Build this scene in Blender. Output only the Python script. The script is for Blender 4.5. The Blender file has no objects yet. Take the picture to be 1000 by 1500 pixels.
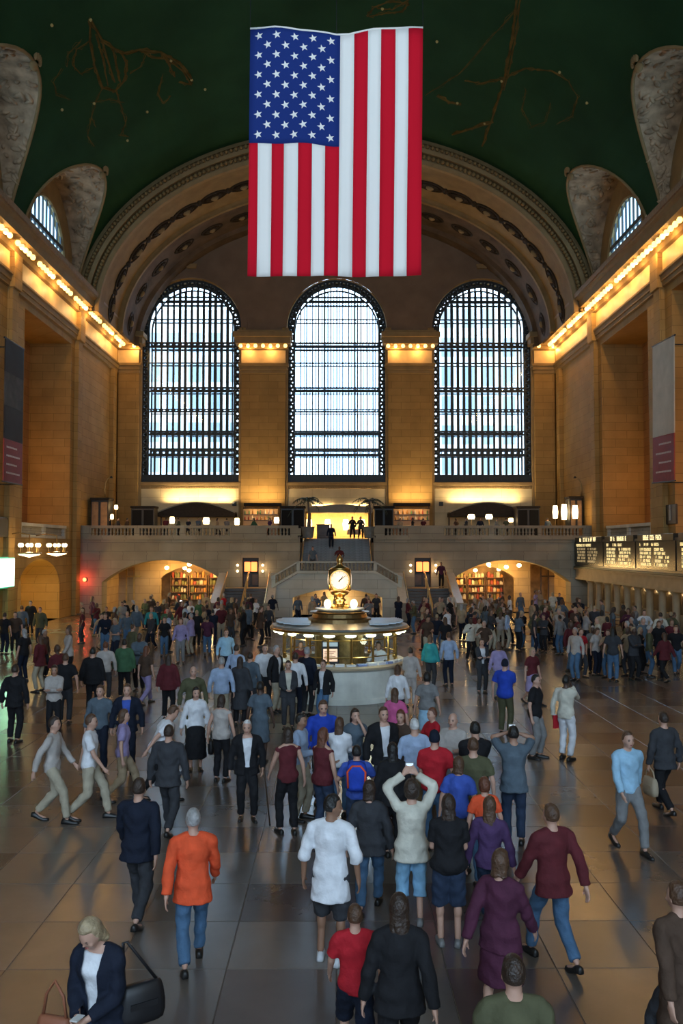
import bpy, bmesh, math, random
from math import sin, cos, pi, sqrt, radians, atan, atan2
from mathutils import Vector, Matrix, Euler
V = Vector
random.seed(7)
scene = bpy.context.scene
COL = scene.collection

# ---------------------------------------------------------------- camera
F = 1260.0                      # focal length in pixels of the 1000 x 1500 frame
PITCH = atan(53 / F)
YAW = atan(7 / F)
EYE = V((0, 0, 4.4))
cam_d = bpy.data.cameras.new('camera')
cam_d.sensor_fit = 'VERTICAL'; cam_d.sensor_height = 36; cam_d.sensor_width = 24
cam_d.lens = F / 1500 * 36
cam_d.clip_end = 500
cam = bpy.data.objects.new('camera', cam_d); COL.objects.link(cam)
cam.location = EYE
cam.rotation_euler = (pi / 2 + PITCH, 0, -YAW)
scene.camera = cam

# ---------------------------------------------------------------- world, daylight, exposure
SKY = 8.0
w = bpy.data.worlds.new('sky'); scene.world = w; w.use_nodes = True
wn = w.node_tree.nodes; wn.clear()
wo = wn.new('ShaderNodeOutputWorld'); wb = wn.new('ShaderNodeBackground')
wb.inputs['Color'].default_value = (0.58, 0.78, 1.0, 1); wb.inputs['Strength'].default_value = SKY
w.node_tree.links.new(wb.outputs[0], wo.inputs[0])
scene.view_settings.view_transform = 'Standard'
scene.view_settings.look = 'None'
scene.view_settings.exposure = 0.0
scene.view_settings.gamma = 1.0
scene.view_settings.use_curve_mapping = False
scene.cycles.use_denoising = True
scene.cycles.max_bounces = 7
scene.cycles.diffuse_bounces = 4
scene.cycles.glossy_bounces = 3
scene.cycles.transparent_max_bounces = 12
scene.cycles.sample_clamp_indirect = 4.0
scene.cycles.caustics_reflective = False
scene.cycles.caustics_refractive = False

W = 17.4          # half width of the hall
D = 68.0          # east wall
WEST = -16.0
ZC, VB = 20.2, 12.3     # springing and rise of the elliptical vault
WIN_X = (-11.6, 0.0, 11.6)
WIN_R = 4.0

def portal(loc, rot, sx, sy):
    l = bpy.data.lights.new('daylight_portal', 'AREA'); l.shape = 'RECTANGLE'; l.size = sx; l.size_y = sy
    l.cycles.is_portal = True
    o = bpy.data.objects.new('daylight_portal', l); COL.objects.link(o); o.location = loc; o.rotation_euler = rot
for x in WIN_X:
    portal((x, D + 1.9, 17.8), (-pi / 2, 0, 0), 8.4, 17)       # east windows, light comes in towards -Y
    portal((x, WEST - 0.5, 16.0), (pi / 2, 0, 0), 8.4, 20)    # west windows behind the camera
LUN_Y = [51.5 - 11.9 * k for k in range(5)]
for y in LUN_Y[:3]:
    portal((-W - 0.7, y, 23.6), (0, -pi / 2, 0), 4.6, 6.6)
    portal((W + 0.7, y, 23.6), (0, pi / 2, 0), 4.6, 6.6)

# ---------------------------------------------------------------- pixel <-> world helpers
_rot = Euler((pi / 2 + PITCH, 0, -YAW)).to_matrix()
def ray(px, py):
    return _rot @ V(((px - 500) / F, (750 - py) / F, -1))
def at(px, py, Y):
    d = ray(px, py); return EYE + d * (Y / d.y)
def atX(px, py, X):
    d = ray(px, py); return EYE + d * (X / d.x)
def ground(px, py, z=0.0):
    d = ray(px, py); return EYE + d * ((z - EYE.z) / d.z)
def zat(py, Y): return at(493, py, Y).z

# ---------------------------------------------------------------- object helpers
def link(o, parent=None):
    COL.objects.link(o)
    if parent is not None: o.parent = parent
    return o
def tag(o, label=None, cat=None, group=None, kind=None):
    if label: o['label'] = label
    if cat: o['category'] = cat
    if group: o['group'] = group
    if kind: o['kind'] = kind
    return o
def empty(name, loc=(0, 0, 0), rz=0, label=None, cat=None, group=None, kind=None, parent=None):
    o = bpy.data.objects.new(name, None); o.empty_display_size = 0.1
    link(o, parent); o.location = loc; o.rotation_euler = (0, 0, rz)
    return tag(o, label, cat, group, kind)
def inst(name, mesh, loc=(0, 0, 0), parent=None, rot=(0, 0, 0), scale=(1, 1, 1)):
    o = bpy.data.objects.new(name, mesh); link(o, parent)
    o.location = loc; o.rotation_euler = rot; o.scale = scale
    return o

class MB:
    """collects shapes, builds ONE mesh"""
    def __init__(s): s.v = []; s.f = []; s.m = []; s.mi = 0
    def add(s, vs, fs):
        b = len(s.v); s.v += [tuple(p) for p in vs]
        for f in fs: s.f.append([i + b for i in f]); s.m.append(s.mi)
        return s
    def box(s, x0, x1, y0, y1, z0, z1):
        vs = [(x, y, z) for z in (z0, z1) for y in (y0, y1) for x in (x0, x1)]
        return s.add(vs, [(0, 2, 3, 1), (4, 5, 7, 6), (0, 1, 5, 4), (2, 6, 7, 3), (0, 4, 6, 2), (1, 3, 7, 5)])
    def bbox(s, x0, x1, y0, y1, z0, z1, b=0.02):
        """box with chamfered vertical and horizontal edges"""
        vs = []; 
        for z, i in ((z0, b), (z0 + b, 0), (z1 - b, 0), (z1, b)):
            xa, xb, ya, yb = x0 + i, x1 - i, y0 + i, y1 - i
            c = b
            vs += [(xa + c, ya, z), (xb - c, ya, z), (xb, ya + c, z), (xb, yb - c, z), (xb - c, yb, z), (xa + c, yb, z), (xa, yb - c, z), (xa, ya + c, z)]
        fs = [tuple(range(7, -1, -1)), tuple(range(24, 32))]
        for k in range(3):
            for i in range(8):
                j = (i + 1) % 8; fs.append((k * 8 + i, k * 8 + j, k * 8 + 8 + j, k * 8 + 8 + i))
        return s.add(vs, fs)
    def quad(s, a, b, c, d): return s.add([a, b, c, d], [(0, 1, 2, 3)])
    def loft(s, rings, cap=True, closed=False):
        n = len(rings[0]); vs = [p for r in rings for p in r]; fs = []
        m = len(rings)
        for k in range(m if closed else m - 1):
            k2 = (k + 1) % m
            for i in range(n):
                j = (i + 1) % n; fs.append((k * n + i, k * n + j, k2 * n + j, k2 * n + i))
        if cap and not closed: fs += [tuple(range(n - 1, -1, -1)), tuple(range((m - 1) * n, m * n))]
        return s.add(vs, fs)
    def cyl(s, p0, p1, r0, r1=None, n=10):
        r1 = r0 if r1 is None else r1
        p0, p1 = V(p0), V(p1); d = (p1 - p0).normalized()
        a = d.orthogonal().normalized(); b = d.cross(a)
        R = lambda p, r: [p + (a * cos(2 * pi * i / n) + b * sin(2 * pi * i / n)) * r for i in range(n)]
        return s.loft([R(p0, r0), R(p1, r1)])
    def tube(s, pts, r, n=6, rs=None):
        pts = [V(p) for p in pts]; rings = []
        up = None
        for i, p in enumerate(pts):
            d = (pts[min(i + 1, len(pts) - 1)] - pts[max(i - 1, 0)]).normalized()
            if up is None: up = d.orthogonal().normalized()
            a = (up - d * up.dot(d)).normalized(); up = a; b = d.cross(a)
            rr = rs[i] if rs else r
            rings.append([p + (a * cos(2 * pi * k / n) + b * sin(2 * pi * k / n)) * rr for k in range(n)])
        return s.loft(rings)
    def lathe(s, prof, n=24, c=(0, 0, 0), a0=0, a1=2 * pi):
        c = V(c); full = abs(a1 - a0 - 2 * pi) < 1e-6
        k = n if full else n + 1
        rings = [[c + V((r * cos(a0 + (a1 - a0) * i / n), r * sin(a0 + (a1 - a0) * i / n), z)) for r, z in prof] for i in range(k)]
        vs = [p for r in rings for p in r]; m = len(prof); fs = []
        for i in range(n):
            j = (i + 1) % k
            for q in range(m - 1): fs.append((i * m + q, j * m + q, j * m + q + 1, i * m + q + 1))
        return s.add(vs, fs)
    def sphere(s, c, r, n=12, m=8, M=None):
        rx, ry, rz = (r, r, r) if not hasattr(r, '__len__') else r
        vs = [(0, 0, rz)]
        for k in range(1, m):
            t = pi * k / m
            vs += [(rx * sin(t) * cos(2 * pi * i / n), ry * sin(t) * sin(2 * pi * i / n), rz * cos(t)) for i in range(n)]
        vs.append((0, 0, -rz)); fs = []
        for i in range(n):
            j = (i + 1) % n; fs.append((0, 1 + i, 1 + j))
            for k in range(m - 2): fs.append((1 + k * n + i, 1 + (k + 1) * n + i, 1 + (k + 1) * n + j, 1 + k * n + j))
            fs.append((1 + (m - 2) * n + i, len(vs) - 1, 1 + (m - 2) * n + j))
        c = V(c)
        vs = [(M @ V(p) if M else V(p)) + c for p in vs]
        return s.add(vs, fs)
    def torus(s, c, R, r, ax=(0, 1, 0), n=14, m=5, sx=1, sz=1):
        ax = V(ax).normalized(); a = ax.orthogonal().normalized(); b = ax.cross(a); c = V(c)
        rings = []
        for i in range(n):
            t = 2 * pi * i / n; d = a * cos(t) + b * sin(t)
            rings.append([c + d * (R + r * cos(2 * pi * k / m)) + ax * r * sin(2 * pi * k / m) for k in range(m)])
        return s.loft(rings, closed=True)
    def prism(s, poly, fn, d0, d1):
        """poly of 2-D points, fn(u, v, d) -> 3-D"""
        n = len(poly)
        vs = [fn(u, v, d0) for u, v in poly] + [fn(u, v, d1) for u, v in poly]
        fs = [tuple(range(n - 1, -1, -1)), tuple(range(n, 2 * n))] + [(i, (i + 1) % n, n + (i + 1) % n, n + i) for i in range(n)]
        return s.add(vs, fs)
    def mesh(s, name, mat=None, smooth=False):
        me = bpy.data.meshes.new(name); me.from_pydata(s.v, [], s.f)
        ms = mat if isinstance(mat, (list, tuple)) else [mat] if mat else []
        for m in ms: me.materials.append(m)
        if len(ms) > 1: me.polygons.foreach_set('material_index', s.m)
        if smooth: me.polygons.foreach_set('use_smooth', [True] * len(me.polygons))
        me.update(); return me
    def build(s, name, mat, parent=None, loc=(0, 0, 0), smooth=False, rot=(0, 0, 0)):
        return inst(name, s.mesh(name, mat, smooth), loc, parent, rot)

# ---------------------------------------------------------------- materials
MATS = {}
def mat(name, col, rough=0.6, metal=0.0, vary=0.0, vscale=6.0, bump=0.0, bscale=20.0, emit=None, estr=0.0, spec=0.5, coat=0.0, transl=0.0):
    if name in MATS: return MATS[name]
    m = bpy.data.materials.new(name); m.use_nodes = True
    nt = m.node_tree; p = nt.nodes['Principled BSDF']; L = nt.links.new
    p.inputs['Base Color'].default_value = (*col, 1)
    p.inputs['Roughness'].default_value = rough; p.inputs['Metallic'].default_value = metal
    p.inputs['Specular IOR Level'].default_value = spec
    p.inputs['Coat Weight'].default_value = coat
    if emit:
        p.inputs['Emission Color'].default_value = (*emit, 1); p.inputs['Emission Strength'].default_value = estr
    if vary or bump:
        tc = nt.nodes.new('ShaderNodeTexCoord')
    if vary:
        n = nt.nodes.new('ShaderNodeTexNoise'); n.inputs['Scale'].default_value = vscale; n.inputs['Detail'].default_value = 4
        L(tc.outputs['Object'], n.inputs['Vector'])
        r = nt.nodes.new('ShaderNodeMapRange'); r.inputs['From Min'].default_value = 0.3; r.inputs['From Max'].default_value = 0.7
        r.inputs['To Min'].default_value = 1 - vary; r.inputs['To Max'].default_value = 1 + vary
        L(n.outputs['Fac'], r.inputs['Value'])
        h = nt.nodes.new('ShaderNodeHueSaturation'); h.inputs['Color'].default_value = (*col, 1)
        L(r.outputs[0], h.inputs['Value']); L(h.outputs[0], p.inputs['Base Color'])
    if bump:
        n2 = nt.nodes.new('ShaderNodeTexNoise'); n2.inputs['Scale'].default_value = bscale; n2.inputs['Detail'].default_value = 3
        L(tc.outputs['Object'], n2.inputs['Vector'])
        b = nt.nodes.new('ShaderNodeBump'); b.inputs['Strength'].default_value = bump; b.inputs['Distance'].default_value = 0.05
        L(n2.outputs['Fac'], b.inputs['Height']); L(b.outputs[0], p.inputs['Normal'])
    MATS[name] = m
    return m
def glow(name, col, strength):
    """lamp surface: light is carried by the lamp's own light object, so the glass is not sampled as a mesh light"""
    m = mat(name, (0.8, 0.75, 0.65), 0.4, emit=col, estr=strength)
    m.cycles.emission_sampling = 'NONE'
    return m

def stone_mat(name, col, bw=1.5, bh=0.55, mortar=0.012, dark=0.82, rough=0.7):
    m = bpy.data.materials.new(name); m.use_nodes = True; nt = m.node_tree; L = nt.links.new
    p = nt.nodes['Principled BSDF']; p.inputs['Roughness'].default_value = rough; p.inputs['Specular IOR Level'].default_value = .12
    g = nt.nodes.new('ShaderNodeNewGeometry'); sp = nt.nodes.new('ShaderNodeSeparateXYZ'); L(g.outputs['Position'], sp.inputs[0])
    ad = nt.nodes.new('ShaderNodeMath'); ad.operation = 'ADD'; L(sp.outputs[0], ad.inputs[0]); L(sp.outputs[1], ad.inputs[1])
    cb = nt.nodes.new('ShaderNodeCombineXYZ'); L(ad.outputs[0], cb.inputs[0]); L(sp.outputs[2], cb.inputs[1])
    br = nt.nodes.new('ShaderNodeTexBrick'); L(cb.outputs[0], br.inputs['Vector'])
    br.inputs['Scale'].default_value = 1; br.inputs['Brick Width'].default_value = bw; br.inputs['Row Height'].default_value = bh
    br.inputs['Mortar Size'].default_value = mortar; br.inputs['Bias'].default_value = 0
    br.inputs['Color1'].default_value = (*[c * 1.07 for c in col], 1); br.inputs['Color2'].default_value = (*[c * 0.9 for c in col], 1)
    br.inputs['Mortar'].default_value = (*[c * dark * 0.7 for c in col], 1)
    n = nt.nodes.new('ShaderNodeTexNoise'); n.inputs['Scale'].default_value = 0.9; n.inputs['Detail'].default_value = 6
    L(g.outputs['Position'], n.inputs['Vector'])
    mr = nt.nodes.new('ShaderNodeMapRange'); mr.inputs['From Min'].default_value = .3; mr.inputs['From Max'].default_value = .7
    mr.inputs['To Min'].default_value = .86; mr.inputs['To Max'].default_value = 1.1; L(n.outputs['Fac'], mr.inputs['Value'])
    h = nt.nodes.new('ShaderNodeHueSaturation'); L(br.outputs['Color'], h.inputs['Color']); L(mr.outputs[0], h.inputs['Value'])
    L(h.outputs[0], p.inputs['Base Color'])
    b = nt.nodes.new('ShaderNodeBump'); b.inputs['Strength'].default_value = .4; b.inputs['Distance'].default_value = .03; b.invert = True
    L(br.outputs['Fac'], b.inputs['Height']); L(b.outputs[0], p.inputs['Normal'])
    MATS[name] = m; return m

def floor_mat():
    m = bpy.data.materials.new('marble_floor'); m.use_nodes = True; nt = m.node_tree; L = nt.links.new
    p = nt.nodes['Principled BSDF']
    g = nt.nodes.new('ShaderNodeNewGeometry')
    mp = nt.nodes.new('ShaderNodeVectorMath'); mp.operation = 'DIVIDE'; L(g.outputs['Position'], mp.inputs[0]); mp.inputs[1].default_value = (TILE, TILE, 1)
    fl = nt.nodes.new('ShaderNodeVectorMath'); fl.operation = 'FLOOR'; L(mp.outputs[0], fl.inputs[0])
    sx = nt.nodes.new('ShaderNodeSeparateXYZ'); L(fl.outputs[0], sx.inputs[0])
    cx = nt.nodes.new('ShaderNodeCombineXYZ'); L(sx.outputs[0], cx.inputs[0]); L(sx.outputs[1], cx.inputs[1])
    wnz = nt.nodes.new('ShaderNodeTexWhiteNoise'); wnz.noise_dimensions = '2D'; L(cx.outputs[0], wnz.inputs['Vector'])
    cr = nt.nodes.new('ShaderNodeValToRGB'); L(wnz.outputs['Value'], cr.inputs[0])
    e = cr.color_ramp.elements; e[0].color = (.09, .073, .060, 1); e[1].color = (.155, .128, .108, 1)
    e2 = cr.color_ramp.elements.new(.4); e2.color = (.12, .096, .078, 1)
    e3 = cr.color_ramp.elements.new(.12); e3.color = (.10, .066, .054, 1)
    n = nt.nodes.new('ShaderNodeTexNoise'); n.inputs['Scale'].default_value = 1.6; n.inputs['Detail'].default_value = 9; n.inputs['Roughness'].default_value = .62; n.inputs['Distortion'].default_value = .2
    L(g.outputs['Position'], n.inputs['Vector'])
    mr = nt.nodes.new('ShaderNodeMapRange'); mr.inputs['From Min'].default_value = .3; mr.inputs['From Max'].default_value = .7
    mr.inputs['To Min'].default_value = .9; mr.inputs['To Max'].default_value = 1.07; L(n.outputs['Fac'], mr.inputs['Value'])
    h = nt.nodes.new('ShaderNodeHueSaturation'); L(cr.outputs[0], h.inputs['Color']); L(mr.outputs[0], h.inputs['Value'])
    L(h.outputs[0], p.inputs['Base Color'])
    r2 = nt.nodes.new('ShaderNodeMapRange'); r2.inputs['To Min'].default_value = .2; r2.inputs['To Max'].default_value = .3
    L(wnz.outputs['Color'], r2.inputs['Value']); L(r2.outputs[0], p.inputs['Roughness'])
    p.inputs['Specular IOR Level'].default_value = .9
    MATS['marble'] = m; return m

def glass_mat(name, tint=(.93, .97, 1), refl=.015):
    m = bpy.data.materials.new(name); m.use_nodes = True; nt = m.node_tree; nt.nodes.clear(); L = nt.links.new
    o = nt.nodes.new('ShaderNodeOutputMaterial'); mx = nt.nodes.new('ShaderNodeMixShader'); mx.inputs[0].default_value = refl
    t = nt.nodes.new('ShaderNodeBsdfTransparent'); t.inputs[0].default_value = (*tint, 1)
    g = nt.nodes.new('ShaderNodeBsdfGlossy'); g.inputs['Roughness'].default_value = .05
    L(t.outputs[0], mx.inputs[1]); L(g.outputs[0], mx.inputs[2]); L(mx.outputs[0], o.inputs[0])
    MATS[name] = m; return m

TILE = 1.15
STONE = stone_mat('tan_wall_stone', (.34, .205, .07))
STONE2 = stone_mat('grey_stair_stone', (.30, .265, .20), 1.6, .6)
STONE3 = stone_mat('pale_landing_stone', (.50, .49, .42), 1.6, .6)
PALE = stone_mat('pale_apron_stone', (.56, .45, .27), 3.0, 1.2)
RECESS = stone_mat('recess_stone', (.36, .19, .08))
MOULD = mat('moulded_stone', (.25, .165, .075), .65, vary=.12, vscale=1.5, bump=.2, bscale=8, spec=.1)
TYMP = mat('end_wall_plaster', (.18, .12, .078), .8, vary=.12, vscale=.8, bump=.15, bscale=4, spec=.1)
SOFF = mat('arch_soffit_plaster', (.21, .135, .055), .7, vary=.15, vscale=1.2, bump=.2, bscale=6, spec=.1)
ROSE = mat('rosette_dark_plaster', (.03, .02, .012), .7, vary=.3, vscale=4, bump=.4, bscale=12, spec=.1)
RELIEF = mat('sculpted_plaster', (.36, .25, .155), .85, vary=.42, vscale=1.6, bump=1.0, bscale=2.2, spec=.1)
VAULT = mat('painted_green_vault', (.016, .052, .021), .9, vary=.22, vscale=.25, bump=.05, bscale=3, spec=.08)
GOLDP = mat('gold_mural_paint', (.10, .066, .017), .8, vary=.35, vscale=1.5, spec=.05)
IRON = mat('black_iron', (.018, .022, .022), .5, metal=.3, vary=.2)
BRASS = mat('brass', (.62, .40, .14), .28, metal=1.0, vary=.12, vscale=5)
OLDBRASS = mat('dark_brass', (.32, .21, .09), .4, metal=.9, vary=.25, vscale=8)
GLASS = glass_mat('window_glass')
LGLASS = glass_mat('lunette_glass', (.30, .40, .45))
BGLASS = glass_mat('booth_glass', (.93, .97, .95), .05)
MARBLE = floor_mat()
JOINT = mat('floor_joint', (.10, .075, .055), .7, vary=.1)
DARKSTEP = mat('dark_stair_stone', (.085, .075, .066), .5, vary=.2, vscale=2)
BULB = glow('bulb_glow', (1, .62, .18), 2.7)
LAMPW = glow('warm_lamp_glow', (1, .72, .36), 6.0)
LAMPG = glow('greenish_lamp_glow', (.92, 1, .68), 3.2)
SOCKET = mat('bulb_socket', (.3, .2, .08), .4, metal=.8)
BLACK = mat('black_paint', (.012, .012, .013), .5, vary=.2)
DARKWOOD = mat('dark_wood', (.06, .035, .02), .45, vary=.3, vscale=3)
WOOD = mat('warm_wood', (.26, .14, .06), .45, vary=.3, vscale=3)

def plight(parent, loc, power, col=(1, .62, .25), r=.12, name='lamp_light'):
    l = bpy.data.lights.new(name, 'POINT'); l.energy = power; l.color = col; l.shadow_soft_size = r; l.specular_factor = .12
    o = bpy.data.objects.new(name, l); link(o, parent); o.location = loc; return o
def alight(parent, loc, rot, sx, sy, power, col=(1, .66, .28), name='lamp_light', spread=pi):
    l = bpy.data.lights.new(name, 'AREA'); l.shape = 'RECTANGLE'; l.size = sx; l.size_y = sy; l.energy = power; l.color = col; l.spread = spread
    o = bpy.data.objects.new(name, l); link(o, parent); o.location = loc; o.rotation_euler = rot; return o
# ================================================================ FLOOR
floor = MB().box(-W - 3, W + 3, WEST - 1, D + 6, -.3, -.005).build('floor', JOINT)
tag(floor, kind='structure')
tm = MB().bbox(.004, TILE - .004, .004, TILE - .004, -.02, 0, .004).mesh('floor_tile', MARBLE)
cells = []
for i in range(int(-W // TILE), int(W // TILE) + 1):
    for j in range(int(WEST // TILE), int(D // TILE) + 1):
        cells.append((i, j))
def in_view(i, j):
    x, y = (i + .5) * TILE, (j + .5) * TILE
    return y > 7.2 and abs(x) < .42 * y + .6
vis = sorted([c for c in cells if in_view(*c)], key=lambda c: (c[1] ** 2 + c[0] ** 2))[:300]
vs_ = set(vis)
for i, j in vis:
    inst('floor_tile', tm, (i * TILE, j * TILE, 0), floor)
mb = MB()
for i, j in cells:
    if (i, j) in vs_: continue
    mb.box(i * TILE + .004, (i + 1) * TILE - .004, j * TILE + .004, (j + 1) * TILE - .004, -.02, 0)
tag(mb.build('floor_tile_field', MARBLE, floor), kind='stuff')

# ================================================================ WALL BUILDER
def semi(c, r, zs): return lambda u: zs + sqrt(max(0, r * r - (u - c) ** 2))
def seg(c, half, zs, rise):
    R = (half * half + rise * rise) / (2 * rise)
    return lambda u: zs + sqrt(max(0, R * R - (u - c) ** 2)) - (R - rise)
def con(z): return lambda u: z
def opening(c, half, lo, hi, arch=False, n=20, depth=None):
    us = [c - half * cos(pi * k / n) for k in range(n + 1)] if arch else [c - half, c + half]
    return dict(u0=c - half, u1=c + half, lo=lo if callable(lo) else con(lo), hi=hi if callable(hi) else con(hi), us=us, depth=depth)
def wall(name, fn, u0, u1, bottom, top, ops, material, t=.6, parent=None, kind='structure'):
    """fn(u, z, d) -> point; d = depth behind the face; openings get their reveals"""
    bottom = bottom if callable(bottom) else con(bottom); topf = top if callable(top) else con(top)
    us = sorted(set([round(u, 5) for u in [u0, u1] + [u for o in ops for u in o['us']]]))
    mb = MB()
    for a, b in zip(us, us[1:]):
        if b - a < 1e-4: continue
        m = (a + b) / 2
        act = sorted([o for o in ops if o['u0'] < m < o['u1']], key=lambda o: o['lo'](m))
        la, lb = bottom(a), bottom(b)
        for o in act:
            ha, hb = o['lo'](a), o['lo'](b)
            if ha - la > 1e-3 or hb - lb > 1e-3: mb.quad(fn(a, la, 0), fn(b, lb, 0), fn(b, hb, 0), fn(a, ha, 0))
            la, lb = o['hi'](a), o['hi'](b)
        ha, hb = topf(a), topf(b)
        if ha - la > 1e-3 or hb - lb > 1e-3: mb.quad(fn(a, la, 0), fn(b, lb, 0), fn(b, hb, 0), fn(a, ha, 0))
    for o in ops:
        if o.get('skip'): continue
        pts = [(u, o['lo'](u)) for u in o['us']] + [(u, o['hi'](u)) for u in reversed(o['us'])]
        dd = o['depth'] or t
        for (ua, za), (ub, zb) in zip(pts, pts[1:] + pts[:1]):
            if abs(ua - ub) + abs(za - zb) < 1e-4: continue
            mb.quad(fn(ua, za, 0), fn(ub, zb, 0), fn(ub, zb, dd), fn(ua, za, dd))
    o = mb.build(name, material, parent)
    if parent is None and kind: o['kind'] = kind
    return o

ZSILL = zat(706, D); ZTOP = zat(408, D); ZSPR = ZTOP - WIN_R
HALLW = dict()
# east wall
ops = [opening(x, WIN_R, ZSILL, semi(x, WIN_R, ZSPR), True, depth=1.6) for x in WIN_X]
ops.append(opening(0.05, 2.45, 5.1, seg(.05, 2.45, 7.15, .12), True, 8, depth=.5))
wall('wall_east', lambda u, z, d: (u, D + d, z), -W - .4, W + .4, 0, 34, ops, STONE, 1.6)
# upper end wall plaster above the cornice level, a skin just proud of the masonry
ops = [opening(x, WIN_R + .35, ZSPR - 1.2, semi(x, WIN_R + .35, ZSPR), True, depth=.1) for x in WIN_X]
wall('wall_tympanum', lambda u, z, d: (u, D - .08 + d, z), -W, W, ZSPR - 1.2, 33, ops, TYMP, .1)
# west wall behind the camera, with its three tall windows
ops = [opening(x, WIN_R, 6.0, semi(x, WIN_R, ZSPR), True) for x in WIN_X]
wall('wall_west', lambda u, z, d: (u, WEST - d, z), -W - .4, W + .4, 0, 34, ops, STONE, .5)

# side walls: tall recesses over arched doorways
REC = [(51.8, 4.2), (39.9, 4.2)]
ZREC0, ZREC1 = 5.0, 17.8
for sx, nm in ((-1, 'wall_left'), (1, 'wall_right')):
    ops = []
    for yc, hw in REC:
        ops.append(opening(yc, hw, ZREC0, ZREC1, depth=2.7))
        if sx < 0: ops.append(opening(yc - 1.1, 3.55, 0, (lambda u, c=yc - 1.1: 2.0 + 1.75 * sqrt(max(0, 1 - ((u - c) / 3.55) ** 2))), True, depth=2.4))
    wall(nm, lambda u, z, d, sx=sx: (sx * (W + d), u, z), WEST, D, 0, 21.6, ops, STONE, 2.7)
    for yc, hw in REC:
        r = MB().box(*sorted((sx * (W + 2.7), sx * (W + 2.9))), yc - hw - .1, yc + hw + .1, ZREC0 - .2, ZREC1 + .2).build('wall_recess', RECESS)
        tag(r, kind='structure')
        if sx < 0:
            r = MB().box(*sorted((sx * (W + 2.4), sx * (W + 2.6))), yc - 5, yc + 3, 0, 4.4).build('wall_passage', PALE)
            tag(r, kind='structure')

# ================================================================ VAULT
n = 56
mb = MB()
ys = [WEST - .6, D + .3]
def ell(t, o=0.0): return ((W - o) * -cos(t), ZC + (VB - o) * sin(t))
rings = []
for t in [pi * k / n for k in range(n + 1)]:
    (xi, zi), (xo, zo) = ell(t), ell(t, -.6)
    rings.append((V((xi, 0, zi)), V((xo, 0, zo))))
vsv = []
for y in ys:
    for a, b in rings: vsv += [(a.x, y, a.z), (b.x, y, b.z)]
m2 = 2 * (n + 1); fs = []
for k in range(n):
    a, b, c, d = 2 * k, 2 * k + 2, m2 + 2 * k + 2, m2 + 2 * k
    fs += [(a, b, c, d), (a + 1, d + 1, c + 1, b + 1), (a, a + 1, b + 1, b), (d, c, c + 1, d + 1)]
fs += [(0, m2, m2 + 1, 1), (2 * n, 2 * n + 1, m2 + 2 * n + 1, m2 + 2 * n)]
mb.add(vsv, fs)
ceil = mb.build('ceiling', VAULT)
tag(ceil, kind='structure')
LR, LZ = 5.0, 22.3      # lunette barrel radius and springing
cut = MB()
for y in LUN_Y[:4]:
    for sx in (-1, 1):
        poly = [(y - LR, 20.9)] + [(y - LR * cos(pi * k / 28), LZ + LR * sin(pi * k / 28)) for k in range(29)] + [(y + LR, 20.9)]
        cut.prism(poly, lambda u, v, d: (d, u, v), sx * 8, sx * 19.2)
co = cut.build('cut', VAULT)
bm = bmesh.new(); bm.from_mesh(co.data); bmesh.ops.recalc_face_normals(bm, faces=bm.faces); bm.to_mesh(co.data); bm.free()
bm = bmesh.new(); bm.from_mesh(ceil.data); bmesh.ops.recalc_face_normals(bm, faces=bm.faces); bm.to_mesh(ceil.data); bm.free()
bo = ceil.modifiers.new('b', 'BOOLEAN'); bo.operation = 'DIFFERENCE'; bo.object = co; bo.solver = 'EXACT'
dg = bpy.context.evaluated_depsgraph_get()
nm_ = bpy.data.meshes.new_from_object(ceil.evaluated_get(dg))
ceil.modifiers.clear(); ceil.data = nm_; nm_.name = 'ceiling'
bpy.data.objects.remove(co)
if not nm_.materials: nm_.materials.append(VAULT)

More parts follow.
